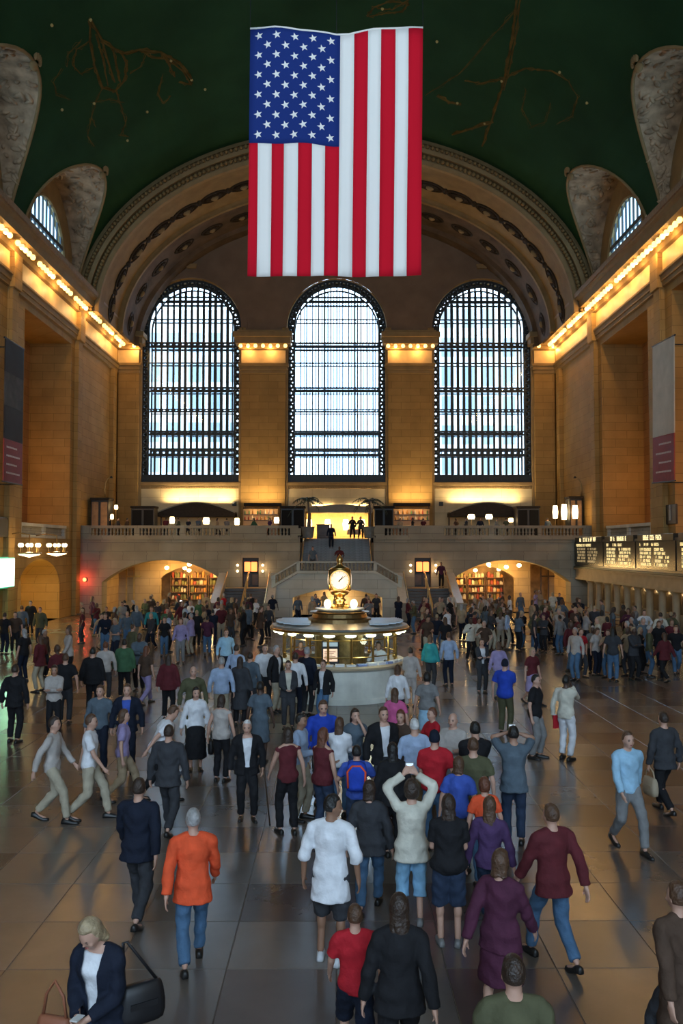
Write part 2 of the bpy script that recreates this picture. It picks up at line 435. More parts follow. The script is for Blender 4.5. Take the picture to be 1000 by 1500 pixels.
def xv(z): return W * sqrt(max(0, 1 - ((z - ZC) / VB) ** 2))
MULL = mat('lunette_iron', (.07, .085, .095), .5)
lun_i = 0
for li, y in enumerate(LUN_Y[:4]):
    for sx in (-1, 1):
        # ornamented barrel from window to vault
        mb = MB(); N = 28
        LB = LR - .05
        prof = [(y - LB, 21.3)] + [(y - LB * cos(pi * k / N), LZ + LB * sin(pi * k / N)) for k in range(N + 1)] + [(y + LB, 21.3)]
        M_ = 6; rows = []
        for (yy, zz) in prof:
            rows.append([(sx * (W + .1 + (xv(zz) - W - .1) * q / M_), yy, zz) for q in range(M_ + 1)])
        for r0, r1 in zip(rows, rows[1:]):
            for q in range(M_): mb.quad(r0[q], r0[q + 1], r1[q + 1], r1[q])
        lun = mb.build('ceiling_lunette', RELIEF); tag(lun, kind='structure')
        # rim moulding along the groin and a finial at its tip
        pts = [V((sx * (xv(zz) - .02), yy, zz)) for yy, zz in prof]
        MB().tube(pts, .09, 6).build('groin_moulding', MOULD, lun, smooth=True)
        tip = max(pts, key=lambda p: p.z)
        fm = MB()
        for k in range(5):
            a = (k - 2) * .5
            fm.sphere(tip + V((-sx * (.12 + .12 * cos(a)), sin(a) * .35, .05 + .18 * cos(a))), (.1, .1, .24), 8, 6)
        fm.sphere(tip + V((0, 0, -.2)), (.2, .3, .22), 10, 6)
        fm.build('finial', MOULD, lun, smooth=True)
        # raised scrolls on the barrel face
        if li < 2:
            sm = MB(); rl_ = random.Random(90 + li * 2 + sx)
            for q in range(150):
                t = pi * rl_.uniform(.02, .98); z = LZ + LB * sin(t); yy = y + LB * cos(t)
                f_ = rl_.uniform(.1, .92); xx = sx * (W + .1 + (xv(z) - W - .1) * f_)
                Mr = Matrix.Rotation(t, 3, 'X') @ Matrix.Rotation(rl_.uniform(0, pi), 3, 'Z')
                sm.sphere((xx, yy, z), (rl_.uniform(.12, .34), rl_.uniform(.07, .16), .13), 7, 5, Matrix.Rotation(t - pi / 2, 3, 'X') @ Matrix.Rotation(rl_.uniform(0, pi), 3, 'Z'))
            tag(sm.build('plaster_relief', RELIEF, lun, smooth=True), kind='stuff')
        # end wall with the arched window
        wz = 22.35; wr = 3.3
        wf = lambda u, z, d, sx=sx: (sx * (W + .1 + d), u, z)
        topf = lambda u, y=y: LZ + sqrt(max(0, (LR + .15) ** 2 - (u - y) ** 2))
        o_ = opening(y, wr, 21.6, semi(y, wr, wz), True, 22, depth=.35)
        o_['us'] = sorted(o_['us'] + [y - LR - .1 + (LR - wr) * k / 6 for k in range(6)] + [y + wr + .1 + (LR - wr) * k / 6 for k in range(6)])
        op_us = o_['us']; o_['us'] = [u for u in op_us if abs(u - y) <= wr + 1e-6]
        dummy = dict(u0=1e9, u1=1e9 + 1, lo=con(0), hi=con(0), us=[u for u in op_us if abs(u - y) > wr + 1e-6 and abs(u - y) < LR + .1], depth=.1, skip=True)
        ww = wall('wall_lunette', wf, y - LR - .1, y + LR + .1, 21.3, topf, [o_, dummy], MOULD, .7, parent=lun)
        # window
        lun_i += 1
        we = empty('window_%d' % (10 + lun_i), (0, 0, 0), kind='structure')
        fr = MB()
        pr = [(y - wr * cos(pi * k / 20), wz + wr * sin(pi * k / 20)) for k in range(21)]
        fr.tube([(sx * (W + .16), a, b) for a, b in [(y - wr, 21.6)] + pr + [(y + wr, 21.6)]], .13, 6)
        fr.build('window_frame', MOULD, we)
        nb = 9
        for k in range(nb):
            u = y - wr + 2 * wr * (k + 1) / (nb + 1)
            MB().box(*sorted((sx * (W + .16), sx * (W + .26))), u - .05, u + .05, 21.6, wz + sqrt(wr ** 2 - (u - y) ** 2)).build('mullion', MULL, we)
        for zz in (23.55,):
            h = sqrt(max(.1, wr ** 2 - max(0, zz - wz) ** 2))
            MB().box(*sorted((sx * (W + .14), sx * (W + .28))), y - h, y + h, zz - .13, zz + .13).build('transom', MULL, we)
        MB().add([(sx * (W + .3), a, b) for a, b in [(y - wr, 21.6)] + pr + [(y + wr, 21.6)]], [tuple(range(23))]).build('pane', LGLASS, we)

# ================================================================ END ARCH
def sweep(prof, material, name, n=72, parent=None):
    mb = MB(); rows = []
    for k in range(n + 1):
        t = pi * k / n
        rows.append([(-(W - o) * cos(t), Y, ZC + (VB - o) * sin(t)) for o, Y in prof])
    for r0, r1 in zip(rows, rows[1:]):
        for q in range(len(prof) - 1): mb.quad(r0[q], r0[q + 1], r1[q + 1], r1[q])
    return mb.build(name, material, parent, smooth=False)
arch = sweep([(-.1, 56.7), (.3, 56.5), (.3, 56.7), (.55, 56.7), (.6, 56.55), (.85, 56.6), (.85, 57.0), (1.2, 57.0), (1.25, 56.85), (1.5, 56.95), (1.5, 57.3)], MOULD, 'trim_1')
tag(arch, kind='structure')
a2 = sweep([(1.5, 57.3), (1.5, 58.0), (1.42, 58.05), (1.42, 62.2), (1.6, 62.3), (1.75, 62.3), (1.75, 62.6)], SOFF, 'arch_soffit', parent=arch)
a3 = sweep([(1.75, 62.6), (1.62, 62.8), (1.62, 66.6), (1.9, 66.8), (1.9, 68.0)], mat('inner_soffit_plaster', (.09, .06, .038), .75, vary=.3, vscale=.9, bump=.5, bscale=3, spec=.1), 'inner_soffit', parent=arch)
dn = MB()       # egg-and-dart course, too fine to pick apart singly
for k in range(150):
    t = pi * (k + .5) / 150
    for o, Y, r in ((.43, 56.55, .13), (1.02, 56.85, .15)):
        dn.sphere((-(W - o) * cos(t), Y, ZC + (VB - o) * sin(t)), (r, r * 1.3, r), 6, 4)
tag(dn.build('egg_and_dart', SOFF, arch, smooth=True), kind='stuff')
# rosettes along the soffit, one per coffer
rm = MB()
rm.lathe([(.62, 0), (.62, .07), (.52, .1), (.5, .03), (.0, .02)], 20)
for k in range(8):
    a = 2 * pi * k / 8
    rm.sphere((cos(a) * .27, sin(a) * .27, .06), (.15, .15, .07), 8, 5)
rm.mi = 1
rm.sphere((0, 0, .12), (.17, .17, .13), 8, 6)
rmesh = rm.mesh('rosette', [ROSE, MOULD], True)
# equal arc length
tt = [pi * k / 2000 for k in range(2001)]; acc = [0]
for a, b in zip(tt, tt[1:]):
    p, q = ell(a, 1.42), ell(b, 1.42); acc.append(acc[-1] + math.hypot(p[0] - q[0], p[1] - q[1]))
NR = 19
for k in range(NR):
    s_ = acc[-1] * (k + .5) / NR
    i = next(i for i, a in enumerate(acc) if a >= s_); t = tt[i]
    x, z = ell(t, 1.40)
    nrm = V((cos(t) / (W - 1.4), 0, -sin(t) / (VB - 1.4))).normalized()
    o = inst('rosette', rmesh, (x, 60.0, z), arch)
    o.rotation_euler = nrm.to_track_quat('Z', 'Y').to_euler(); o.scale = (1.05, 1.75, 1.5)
    # leaf link between rosettes
bl = MB()
for k in range(NR - 1):
    s_ = acc[-1] * (k + 1) / NR
    i = next(i for i, a in enumerate(acc) if a >= s_); x, z = ell(tt[i], 1.36)
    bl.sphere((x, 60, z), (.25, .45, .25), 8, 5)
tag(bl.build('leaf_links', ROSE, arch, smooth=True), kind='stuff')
for k in range(17):           # dark coffer bosses on the inner soffit
    s_ = acc[-1] * (k + .5) / 17
    i = next(i for i, a in enumerate(acc) if a >= s_); t = tt[i]; x, z = ell(t, 1.6)
    nrm = V((cos(t) / (W - 1.4), 0, -sin(t) / (VB - 1.4))).normalized()
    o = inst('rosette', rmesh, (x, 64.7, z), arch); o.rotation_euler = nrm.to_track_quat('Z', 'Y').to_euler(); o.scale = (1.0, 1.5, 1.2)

# keystone over each flanking window
for x in (WIN_X[0], WIN_X[2]):
    MB().prism([(-.35, 0), (.35, 0), (.45, .35), (-.45, .35)], lambda u, v, d, x=x: (x + u, d, ZTOP + .75 + v), D - .3, D - .05).build('trim_keystone', MOULD).__setitem__('kind', 'structure')
for i, x in enumerate(WIN_X):
    am = MB()
    rows = []
    for k in range(37):
        t = pi * k / 36
        rows.append([(x - (WIN_R + o) * cos(t), Y, ZSPR + (WIN_R + o) * sin(t)) for o, Y in ((.0, D - .05), (.0, D - .22), (.22, D - .22), (.22, D - .16), (.5, D - .16), (.5, D - .05))])
    for r0, r1 in zip(rows, rows[1:]):
        for q in range(5): am.quad(r0[q], r0[q + 1], r1[q + 1], r1[q])
    tag(am.build('trim_%d' % (20 + i), TYMP), kind='structure')

# ================================================================ EAST WINDOWS
ringm = MB().torus((0, 0, 0), .19, .105, (0, 1, 0), 14, 6).mesh('ring', IRON, True)
PAT = [(500, 502.5), (506, 508.5), (530, 531.5), (566, 568.5), (571.5, 573.5), (598, 599.3), (602, 603.3), (630, 632.3), (635, 637), (656, 659), (664, 668)]
UPPER = [(433, 435), (440, 442.5), (466, 467.5)]
for wi, xc in enumerate(WIN_X):
    we = empty('window_%d' % (wi + 1), (xc, D, ZSILL), kind='structure')
    y1 = D + .35; y2 = D + 1.45
    L_ = lambda z: z - ZSILL
    ro, ri = WIN_R - .02, WIN_R - .62
    def arc_bar(r, wd, Y, dep, name):
        mb = MB(); rows = []
        path = [(-r, 0, 1, 0)] + [(-r * cos(pi * k / 32), ZSPR - ZSILL + r * sin(pi * k / 32), 0, 0) for k in range(33)] + [(r, 0, 1, 0)]
        for k, (x, z, e, _) in enumerate(path):
            if e: nx, nz = (-1 if x < 0 else 1), 0
            else:
                t = pi * (k - 1) / 32; nx, nz = -cos(t), sin(t)
            h = wd / 2
            rows.append([(x - nx * h, Y, z - nz * h), (x + nx * h, Y, z + nz * h), (x + nx * h, Y + dep, z + nz * h), (x - nx * h, Y + dep, z - nz * h)])
        mb.loft(rows)
        return mb.build(name, IRON, we)
    arc_bar(ro - .1, .16, .3, .14, 'window_frame'); arc_bar(ri + .05, .14, .3, .14, 'window_frame'); arc_bar(ri + .03, .12, 1.4, .12, 'window_frame')
    arc_bar(WIN_R - .14, .3, 1.42, .05, 'window_frame')
    rm_ = (ro + ri) / 2
    zz = 1.0
    while zz < ZSPR - ZSILL:
        for s in (-1, 1): inst('ring', ringm, (s * rm_, .36, zz), we)
        zz += .56
    nn = int(pi * rm_ / .56)
    for k in range(nn + 1):
        t = pi * k / nn; inst('ring', ringm, (-rm_ * cos(t), .36, ZSPR - ZSILL + rm_ * sin(t)), we)
    def htop(x, r): 
        return ZSPR - ZSILL + sqrt(max(0, r * r - x * x))
    NC = 14
    for Yl, wd, off in ((.32, .15 if wi != 1 else .10, 0), (1.4, .115 if wi != 1 else .07, .5)):  # middle window's bars are drawn thinner to stand in for glare
        for k in range(1, NC):
            x = -ri + 2 * ri * (k + (off if off else 0) - (0.0)) / NC
            if abs(x) > ri - .05: continue
            big = (k % 5 == 0)
            MB().box(x - wd / 2 * (1.5 if big else 1), x + wd / 2 * (1.5 if big else 1), Yl, Yl + .1, .0, htop(x, ri)).build('mullion', IRON, we)
    for (ya, yb) in PAT + UPPER:
        za, zb = L_(zat(yb, D)), L_(zat(ya, D))
        for Yl in (.28, 1.36):
            h = ri if za < ZSPR - ZSILL else sqrt(max(.2, ri ** 2 - (za - (ZSPR - ZSILL)) ** 2))
            MB().box(-h, h, Yl, Yl + .16, za, zb).build('transom', IRON, we)
    # little ornamental blocks between the paired rails
    for (ya, yb) in ((500, 508.5), (566, 573.5), (630, 637), (656, 668), (598, 603)):
        za, zb = L_(zat(yb, D)), L_(zat(ya, D))
        om = MB()
        for k in range(NC * 2):
            x = -ri + 2 * ri * (k + .5) / (NC * 2)
            om.box(x - .035, x + .035, .33, .39, za, zb)
        tag(om.build('rail_ornament', IRON, we), kind='stuff')
    # catwalk floors between the two layers
    for ya in (508, 573, 637, 667):
        z = L_(zat(ya, D)); MB().box(-ri, ri, .5, 1.36, z, z + .05).build('catwalk', GLASS, we)
    # solid iron apron at the foot
    za = L_(zat(695, D)); MB().box(-ro, ro, .25, .4, 0, za).build('apron', IRON, we)
    mb = MB()
    for k in range(NC): 
        x = -ri + 2 * ri * (k + .5) / NC
        mb.box(x - .17, x + .17, .2, .25, .12, za - .1)
    mb.build('apron_panels', IRON, we)
    # glass, one sheet per stage
    stages = [za] + [L_(zat(y, D)) for y in (662, 633, 569, 504)]
    for a, b in zip(stages, stages[1:]):
        for Yl in (.45, 1.52): MB().box(-ri, ri, Yl, Yl + .02, a, b).build('pane', GLASS, we)
    for Yl in (.45, 1.52):
        pr = [(-ri, stages[-1])] + [(-ri * cos(pi * k / 24), ZSPR - ZSILL + ri * sin(pi * k / 24)) for k in range(25)] + [(ri, stages[-1])]
        MB().add([(a, Yl, b) for a, b in pr], [tuple(range(len(pr)))]).build('pane', GLASS, we)

# buildings across the street, seen through the flanking windows
def facade_mat():
    m = bpy.data.materials.new('facade'); m.use_nodes = True; nt = m.node_tree; L = nt.links.new
    p = nt.nodes['Principled BSDF']; p.inputs['Base Color'].default_value = (.72, .71, .68, 1); p.inputs['Roughness'].default_value = .8
    return m
FAC = facade_mat(); PANE = mat('office_pane', (.26, .30, .31), .2)
for bi, (x0, x1, yb, zt, lab) in enumerate(((-40, -8.3, 88, 29, 'pale office block across the street behind the window beside the north wall'), (8.0, 40, 90, 31, 'pale office block across the street behind the window beside the south wall'))):
    b = empty('office_building', (x0, yb, 0), label=lab, cat='building')
    MB().box(0, x1 - x0, 0, 14, 0, zt).build('facade_wall', FAC, b)
    wm = MB().box(0, 1.3, -.06, .05, 0, 2.0).mesh('office_window', PANE)
    for r in range(8):
        for c in range(12):
            xx = (14 + c * 2.15) if bi == 0 else (.9 + c * 2.15)
            if 5 + r * 3.1 < zt - 2.5 and xx < x1 - x0 - 1.5: inst('office_window', wm, (xx, 0, 6 + r * 3.1), b)
# ================================================================ CORNICE, PIERS, BULBS
bm_ = MB()
bm_.lathe([(.0, .0), (.10, -.01), (.145, -.10), (.14, -.19), (.09, -.27), (0, -.295)], 12)  # globe enlarged so its shape takes in the bloom around the bulb
bm_.mi = 1
bm_.lathe([(.0, .1), (.06, .1), (.065, .0), (0, 0)], 10)
BULBM = bm_.mesh('light_bulb', [BULB, SOCKET], True)
def bulb(loc, label, group, power=0):
    o = inst('light_bulb', BULBM, loc); tag(o, label, 'light bulb', group)
    if power: plight(o, (0, 0, -.45), power, (1, .56, .18), .12)
    return o
GOLDST = mat('ochre_frieze', (.55, .38, .17), .55, vary=.12, vscale=1.5)
ZF_ = 5.1
for sx, side in ((-1, 'left'), (1, 'right')):
    prof = [(0, 18.2), (.16, 18.25), (.16, 18.5), (.24, 18.52), (.24, 18.78), (.34, 18.84), (.34, 18.95), (.1, 18.97), (.1, 20.1), (.3, 20.16), (.34, 20.42), (1.15, 20.46), (1.2, 20.9), (1.38, 21.0), (1.45, 21.35), (0, 21.7)]
    mb = MB(); rows = [[(sx * (W - o), y, z) for o, z in prof] for y in (WEST, 57.1, D)]
    for r0, r1 in zip(rows, rows[1:]):
        for q in range(len(prof) - 1): mb.quad(r0[q], r0[q + 1], r1[q + 1], r1[q])
    c = mb.build('trim_cornice', MOULD); tag(c, kind='structure')
    fr = MB().box(*sorted((sx * (W - .1), sx * (W - .13))), WEST, D - .8, 19.05, 20.05).build('frieze_band', GOLDST, c)
    # pilaster strips on the wall
    for y in (57.3, 45.6, 33.8):
        p = MB().bbox(*sorted((sx * (W + .05), sx * (W - .28))), y - .55, y + .35, 0, 18.25, .03).bbox(*sorted((sx * (W + .05), sx * (W - .42))), y - .65, y + .45, 18.2, 20.1, .03).build('trim_pilaster', STONE)
        tag(p, kind='structure')
    p = MB().bbox(*sorted((sx * (W + .05), sx * (W - .3))), D - 2.3, D - 1.4, 5, 18.25, .03).build('trim_pilaster', STONE); tag(p, kind='structure')
    y = 31.0; k = 0
    while y < D - 1.3:
        skip = (sx < 0 and k % 6 == 5) or (sx > 0 and k % 19 == 17)
        if not skip:
            bulb((sx * (W - .78), y, 20.44), 'glowing bare bulb in the row under the cornice of the %s wall' % ('north' if sx < 0 else 'south'), 'bulbs under the %s cornice' % ('north' if sx < 0 else 'south'), 90 if k % 4 == 1 else 0)
        y += .555; k += 1
    # small brackets that break the bulb row
    # dark top course of the cornice
    MB().box(*sorted((sx * (W - 1.3), sx * (W - 1.5))), WEST, D - .9, 21.1, 21.42).build('cornice_lip', mat('brown_stone_lip', (.25, .17, .1), .7, vary=.2), c)

def pier(x0, x1, nb, label):
    mb = MB()
    mb.bbox(x0, x1, D - .35, D + .1, 5, 18.3, .04)
    mb.build('trim_pier', STONE).__setitem__('kind', 'structure')
    mb = MB()
    for (e, z0, z1) in ((.06, 18.25, 18.5), (.14, 18.5, 18.78), (.24, 18.78, 18.98), (.02, 18.95, 20.15), (.2, 20.1, 20.45), (.42, 20.45, 20.95), (.55, 20.95, 21.35), (.3, 21.3, 21.6)):
        mb.bbox(x0 - e, x1 + e, D - .35 - e * 1.9, D + .05, z0, z1, .02)
    cap = mb.build('trim_capital', MOULD); cap['kind'] = 'structure'
    MB().box(x0, x1, D - .42, D - .36, 19.05, 20.05).build('frieze_band', GOLDST, cap)
    for k in range(nb):
        x = x0 - .3 + (x1 - x0 + .6) * (k + .5) / nb
        bulb((x, D - .95, 20.44), label, label.replace('glowing bare bulb', 'bulbs'), 70 if k % 3 == 1 else 0)
pier(-7.55, -4.05, 7, 'glowing bare bulb on the pier between first and middle window')
pier(4.05, 7.55, 7, 'glowing bare bulb on the pier between middle and last window')
pier(-W + .1, -15.65, 2, 'glowing bare bulb on the corner pier at the north wall')
pier(15.65, W - .1, 2, 'glowing bare bulb on the corner pier at the south wall')
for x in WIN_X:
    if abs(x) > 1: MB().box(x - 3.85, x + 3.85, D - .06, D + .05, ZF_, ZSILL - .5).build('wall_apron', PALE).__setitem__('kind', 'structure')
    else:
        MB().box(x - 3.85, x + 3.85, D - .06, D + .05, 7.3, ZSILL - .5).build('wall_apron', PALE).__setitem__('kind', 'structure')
# sill mouldings under the windows
for i, x in enumerate(WIN_X):
    mb = MB()
    mb.bbox(x - 4.05, x + 4.05, D - .22, D + .1, ZSILL - .3, ZSILL - .02, .04)
    mb.bbox(x - 4.05, x + 4.05, D - .14, D + .1, ZSILL - .55, ZSILL - .3, .03)
    s = mb.build('trim_sill', MOULD); s['kind'] = 'structure'
    dm = MB()
    for k in range(40): dm.bbox(x - 3.95 + k * .2, x - 3.83 + k * .2, D - .19, D, ZSILL - .52, ZSILL - .36, .01)
    tag(dm.build('dentil_course', MOULD, s), kind='stuff')
    for sx in (-1, 1):
        MB().bbox(x + sx * 4.0 - .14, x + sx * 4.0 + .14, D - .2, D + .1, 5.1, ZSPR, .03).build('trim_jamb', MOULD).__setitem__('kind', 'structure')

# gold mural lines and stars painted on the vault
def vault_hit(px, py, off=.04):
    d = ray(px, py); o = EYE
    A = (d.x / W) ** 2 + (d.z / VB) ** 2; B = 2 * (o.x * d.x / W ** 2 + (o.z - ZC) * d.z / VB ** 2); C = (o.x / W) ** 2 + ((o.z - ZC) / VB) ** 2 - 1
    t = (-B + sqrt(B * B - 4 * A * C)) / (2 * A)
    p = o + d * t
    n = V((p.x / W ** 2, 0, (p.z - ZC) / VB ** 2)).normalized()
    return p - n * off
def paint(pts, r):
    rp = random.Random(int(pts[0][0] * 7 + pts[0][1]))
    for st in range(3):
        mb = MB(); Q = []
        amp = 3.2 if st else 0
        for (xa, ya), (xb, yb) in zip(pts, pts[1:]):
            for q in range(4):
                t = q / 4; Q.append(vault_hit(xa + (xb - xa) * t + rp.uniform(-amp, amp), ya + (yb - ya) * t + rp.uniform(-amp, amp), .0))
        Q.append(vault_hit(*pts[-1], .0)); mb.tube(Q, r * (.45 if st == 0 else .25), 5); mb.build('gold_line', GOLDP, ceil, smooth=True)
LINES = [([(132, 28), (150, 60), (178, 78), (205, 72), (235, 76), (262, 92), (282, 118)], .16),
         ([(132, 28), (131, 60), (138, 95), (150, 128), (168, 134), (182, 118), (186, 95), (178, 78)], .13),
         ([(150, 60), (158, 90), (168, 120)], .12), ([(140, 50), (150, 85), (158, 125)], .09), ([(165, 70), (172, 100), (176, 120)], .1),
         ([(131, 60), (112, 72), (106, 95), (118, 108), (138, 98)], .07), ([(118, 60), (100, 78), (98, 98)], .05),
         ([(205, 72), (222, 84), (245, 86), (268, 104), (280, 124), (262, 120)], .12), ([(235, 76), (246, 92), (256, 112)], .12), ([(215, 78), (205, 98), (190, 108)], .06),
         ([(150, 128), (140, 150), (134, 172), (140, 186)], .06), ([(170, 134), (178, 158), (184, 180), (176, 198), (188, 200)], .08), ([(134, 172), (128, 200), (138, 214)], .06),
         ([(238, 110), (232, 138), (240, 152), (250, 140)], .07), ([(90, 100), (78, 120), (84, 140), (104, 146)], .05), ([(134, 150), (160, 146), (182, 150)], .05),
         ([(757, -6), (752, 40), (744, 90), (735, 130), (722, 170), (706, 214)], .13), ([(762, -6), (757, 40), (748, 92), (738, 132)], .08),
         ([(752, 18), (715, 60), (670, 110), (622, 140)], .05), ([(680, 118), (705, 122), (735, 116), (770, 100), (808, 104), (832, 118)], .1),
         ([(640, 140), (660, 150), (675, 152)], .2), ([(664, 196), (690, 188), (722, 178)], .2), ([(832, 118), (846, 142), (838, 170), (815, 182)], .06),
         ([(770, 130), (765, 160), (778, 185), (800, 178), (806, 150)], .05), ([(538, 24), (548, 10), (570, 2), (598, 4), (590, 16), (560, 20), (540, 24)], .1), ([(552, 12), (575, 14), (600, -2)], .08)]
for pts, r in LINES: paint(pts, r)
sm_ = MB().sphere((0, 0, 0), (.08, .08, .08), 8, 6).mesh('gold_star', mat('gold_star_paint', (.40, .29, .09), .5))
for px, py in ((137, 151), (75, 36), (215, 163), (186, 205), (300, 130), (90, 160), (670, 150), (710, 180), (735, 118), (820, 105), (560, 12), (860, 150), (640, 60), (250, 88), (280, 116), (132, 28)):
    inst('gold_star', sm_, vault_hit(px, py), ceil)

# ================================================================ EAST BALCONY AND STAIRS
YB = 58.5; ZF = 5.1
arch_hi = lambda c: seg(c, 4.15, 2.1, 1.5)
ops = [opening(c, 4.15, 0, arch_hi(c), True, 24, depth=1.3) for c in (-11.75, 11.75)]
ops.append(opening(0, 2.5, 0, 5.2, depth=.5))
DOORX = 5.85
for sx in (-1, 1): ops.append(opening(sx * DOORX, .56, 1.75, 3.75, depth=.6))
wall('wall_balcony', lambda u, z, d: (u, YB + d, z), -W, W, 0, 5.12, ops, STONE2, 1.3)
mb = MB()
for x0, x1 in ((-W, -2.6), (2.6, W)):
    mb.box(x0, x1, YB - .12, YB + .1, 4.75, 5.1); mb.box(x0, x1, YB - .28, YB + .1, 4.98, 5.12); mb.box(x0, x1, YB - .06, YB + .1, 3.95, 4.08)
tag(mb.build('trim_entablature', STONE2), kind='structure')
mb = MB(); mb.box(-W, -2.5, YB, D, 4.8, ZF); mb.box(2.5, W, YB, D, 4.8, ZF); mb.box(-2.5, 2.5, 62.6, D + .6, 4.8, ZF)
tag(mb.build('floor_balcony', MARBLE), kind='structure')
# upper stair between its cheek walls
def staircase(name, label, n, rise, run, width, x, y, z, material, up=1):
    e = empty(name, (x, y, z), label=label, cat='staircase')
    m = MB().bbox(-width / 2, width / 2, 0, run + .03, 0, rise, .012).mesh('step', material)
    for k in range(n):
        o = inst('step', m, (0, k * run, 0), e); o.scale = (1, 1, 1)
        o.location.z = k * rise
    b = MB().prism([(0, -.02), (n * run, n * rise - .02), (n * run, -.05)], lambda u, v, d: (d, u + .02, v), -width / 2, width / 2)
    b.build('stair_body', material, e)
    return e
BRT = mat('brass_handrail', (.75, .55, .26), .3, metal=.85)
s0 = staircase('staircase', 'grey upper flight climbing from the landing to the balcony', 13, .177, .33, 5.0, 0, 58.3, 2.8, mat('grey_step_stone', (.2, .21, .215), .55, vary=.2))
for sx in (-1, 1):
    MB().prism([(58.4, 2.7), (62.6, 5.0), (62.6, 5.2), (58.4, 5.2)], lambda u, v, d: (d, u, v), sx * 2.5, sx * 2.58).build('wall_cheek', STONE2).__setitem__('kind', 'structure')
    h = empty('stair_handrail', (sx * 2.36, 58.4, 2.8), label='brass handrail on the %s side of the upper flight' % ('north' if sx < 0 else 'south'), cat='handrail')
    MB().tube([(0, -.2, .6), (0, 0, .9), (0, 4.2, 3.2), (0, 4.5, 3.2)], .05, 8).build('rail', BRT, h, smooth=True)
    for k in range(5): MB().cyl((0, .1 + k * .95, .02 + .53 * k), (0, .1 + k * .95, .93 + .53 * k), .025, n=6).build('rail_post', BRT, h)
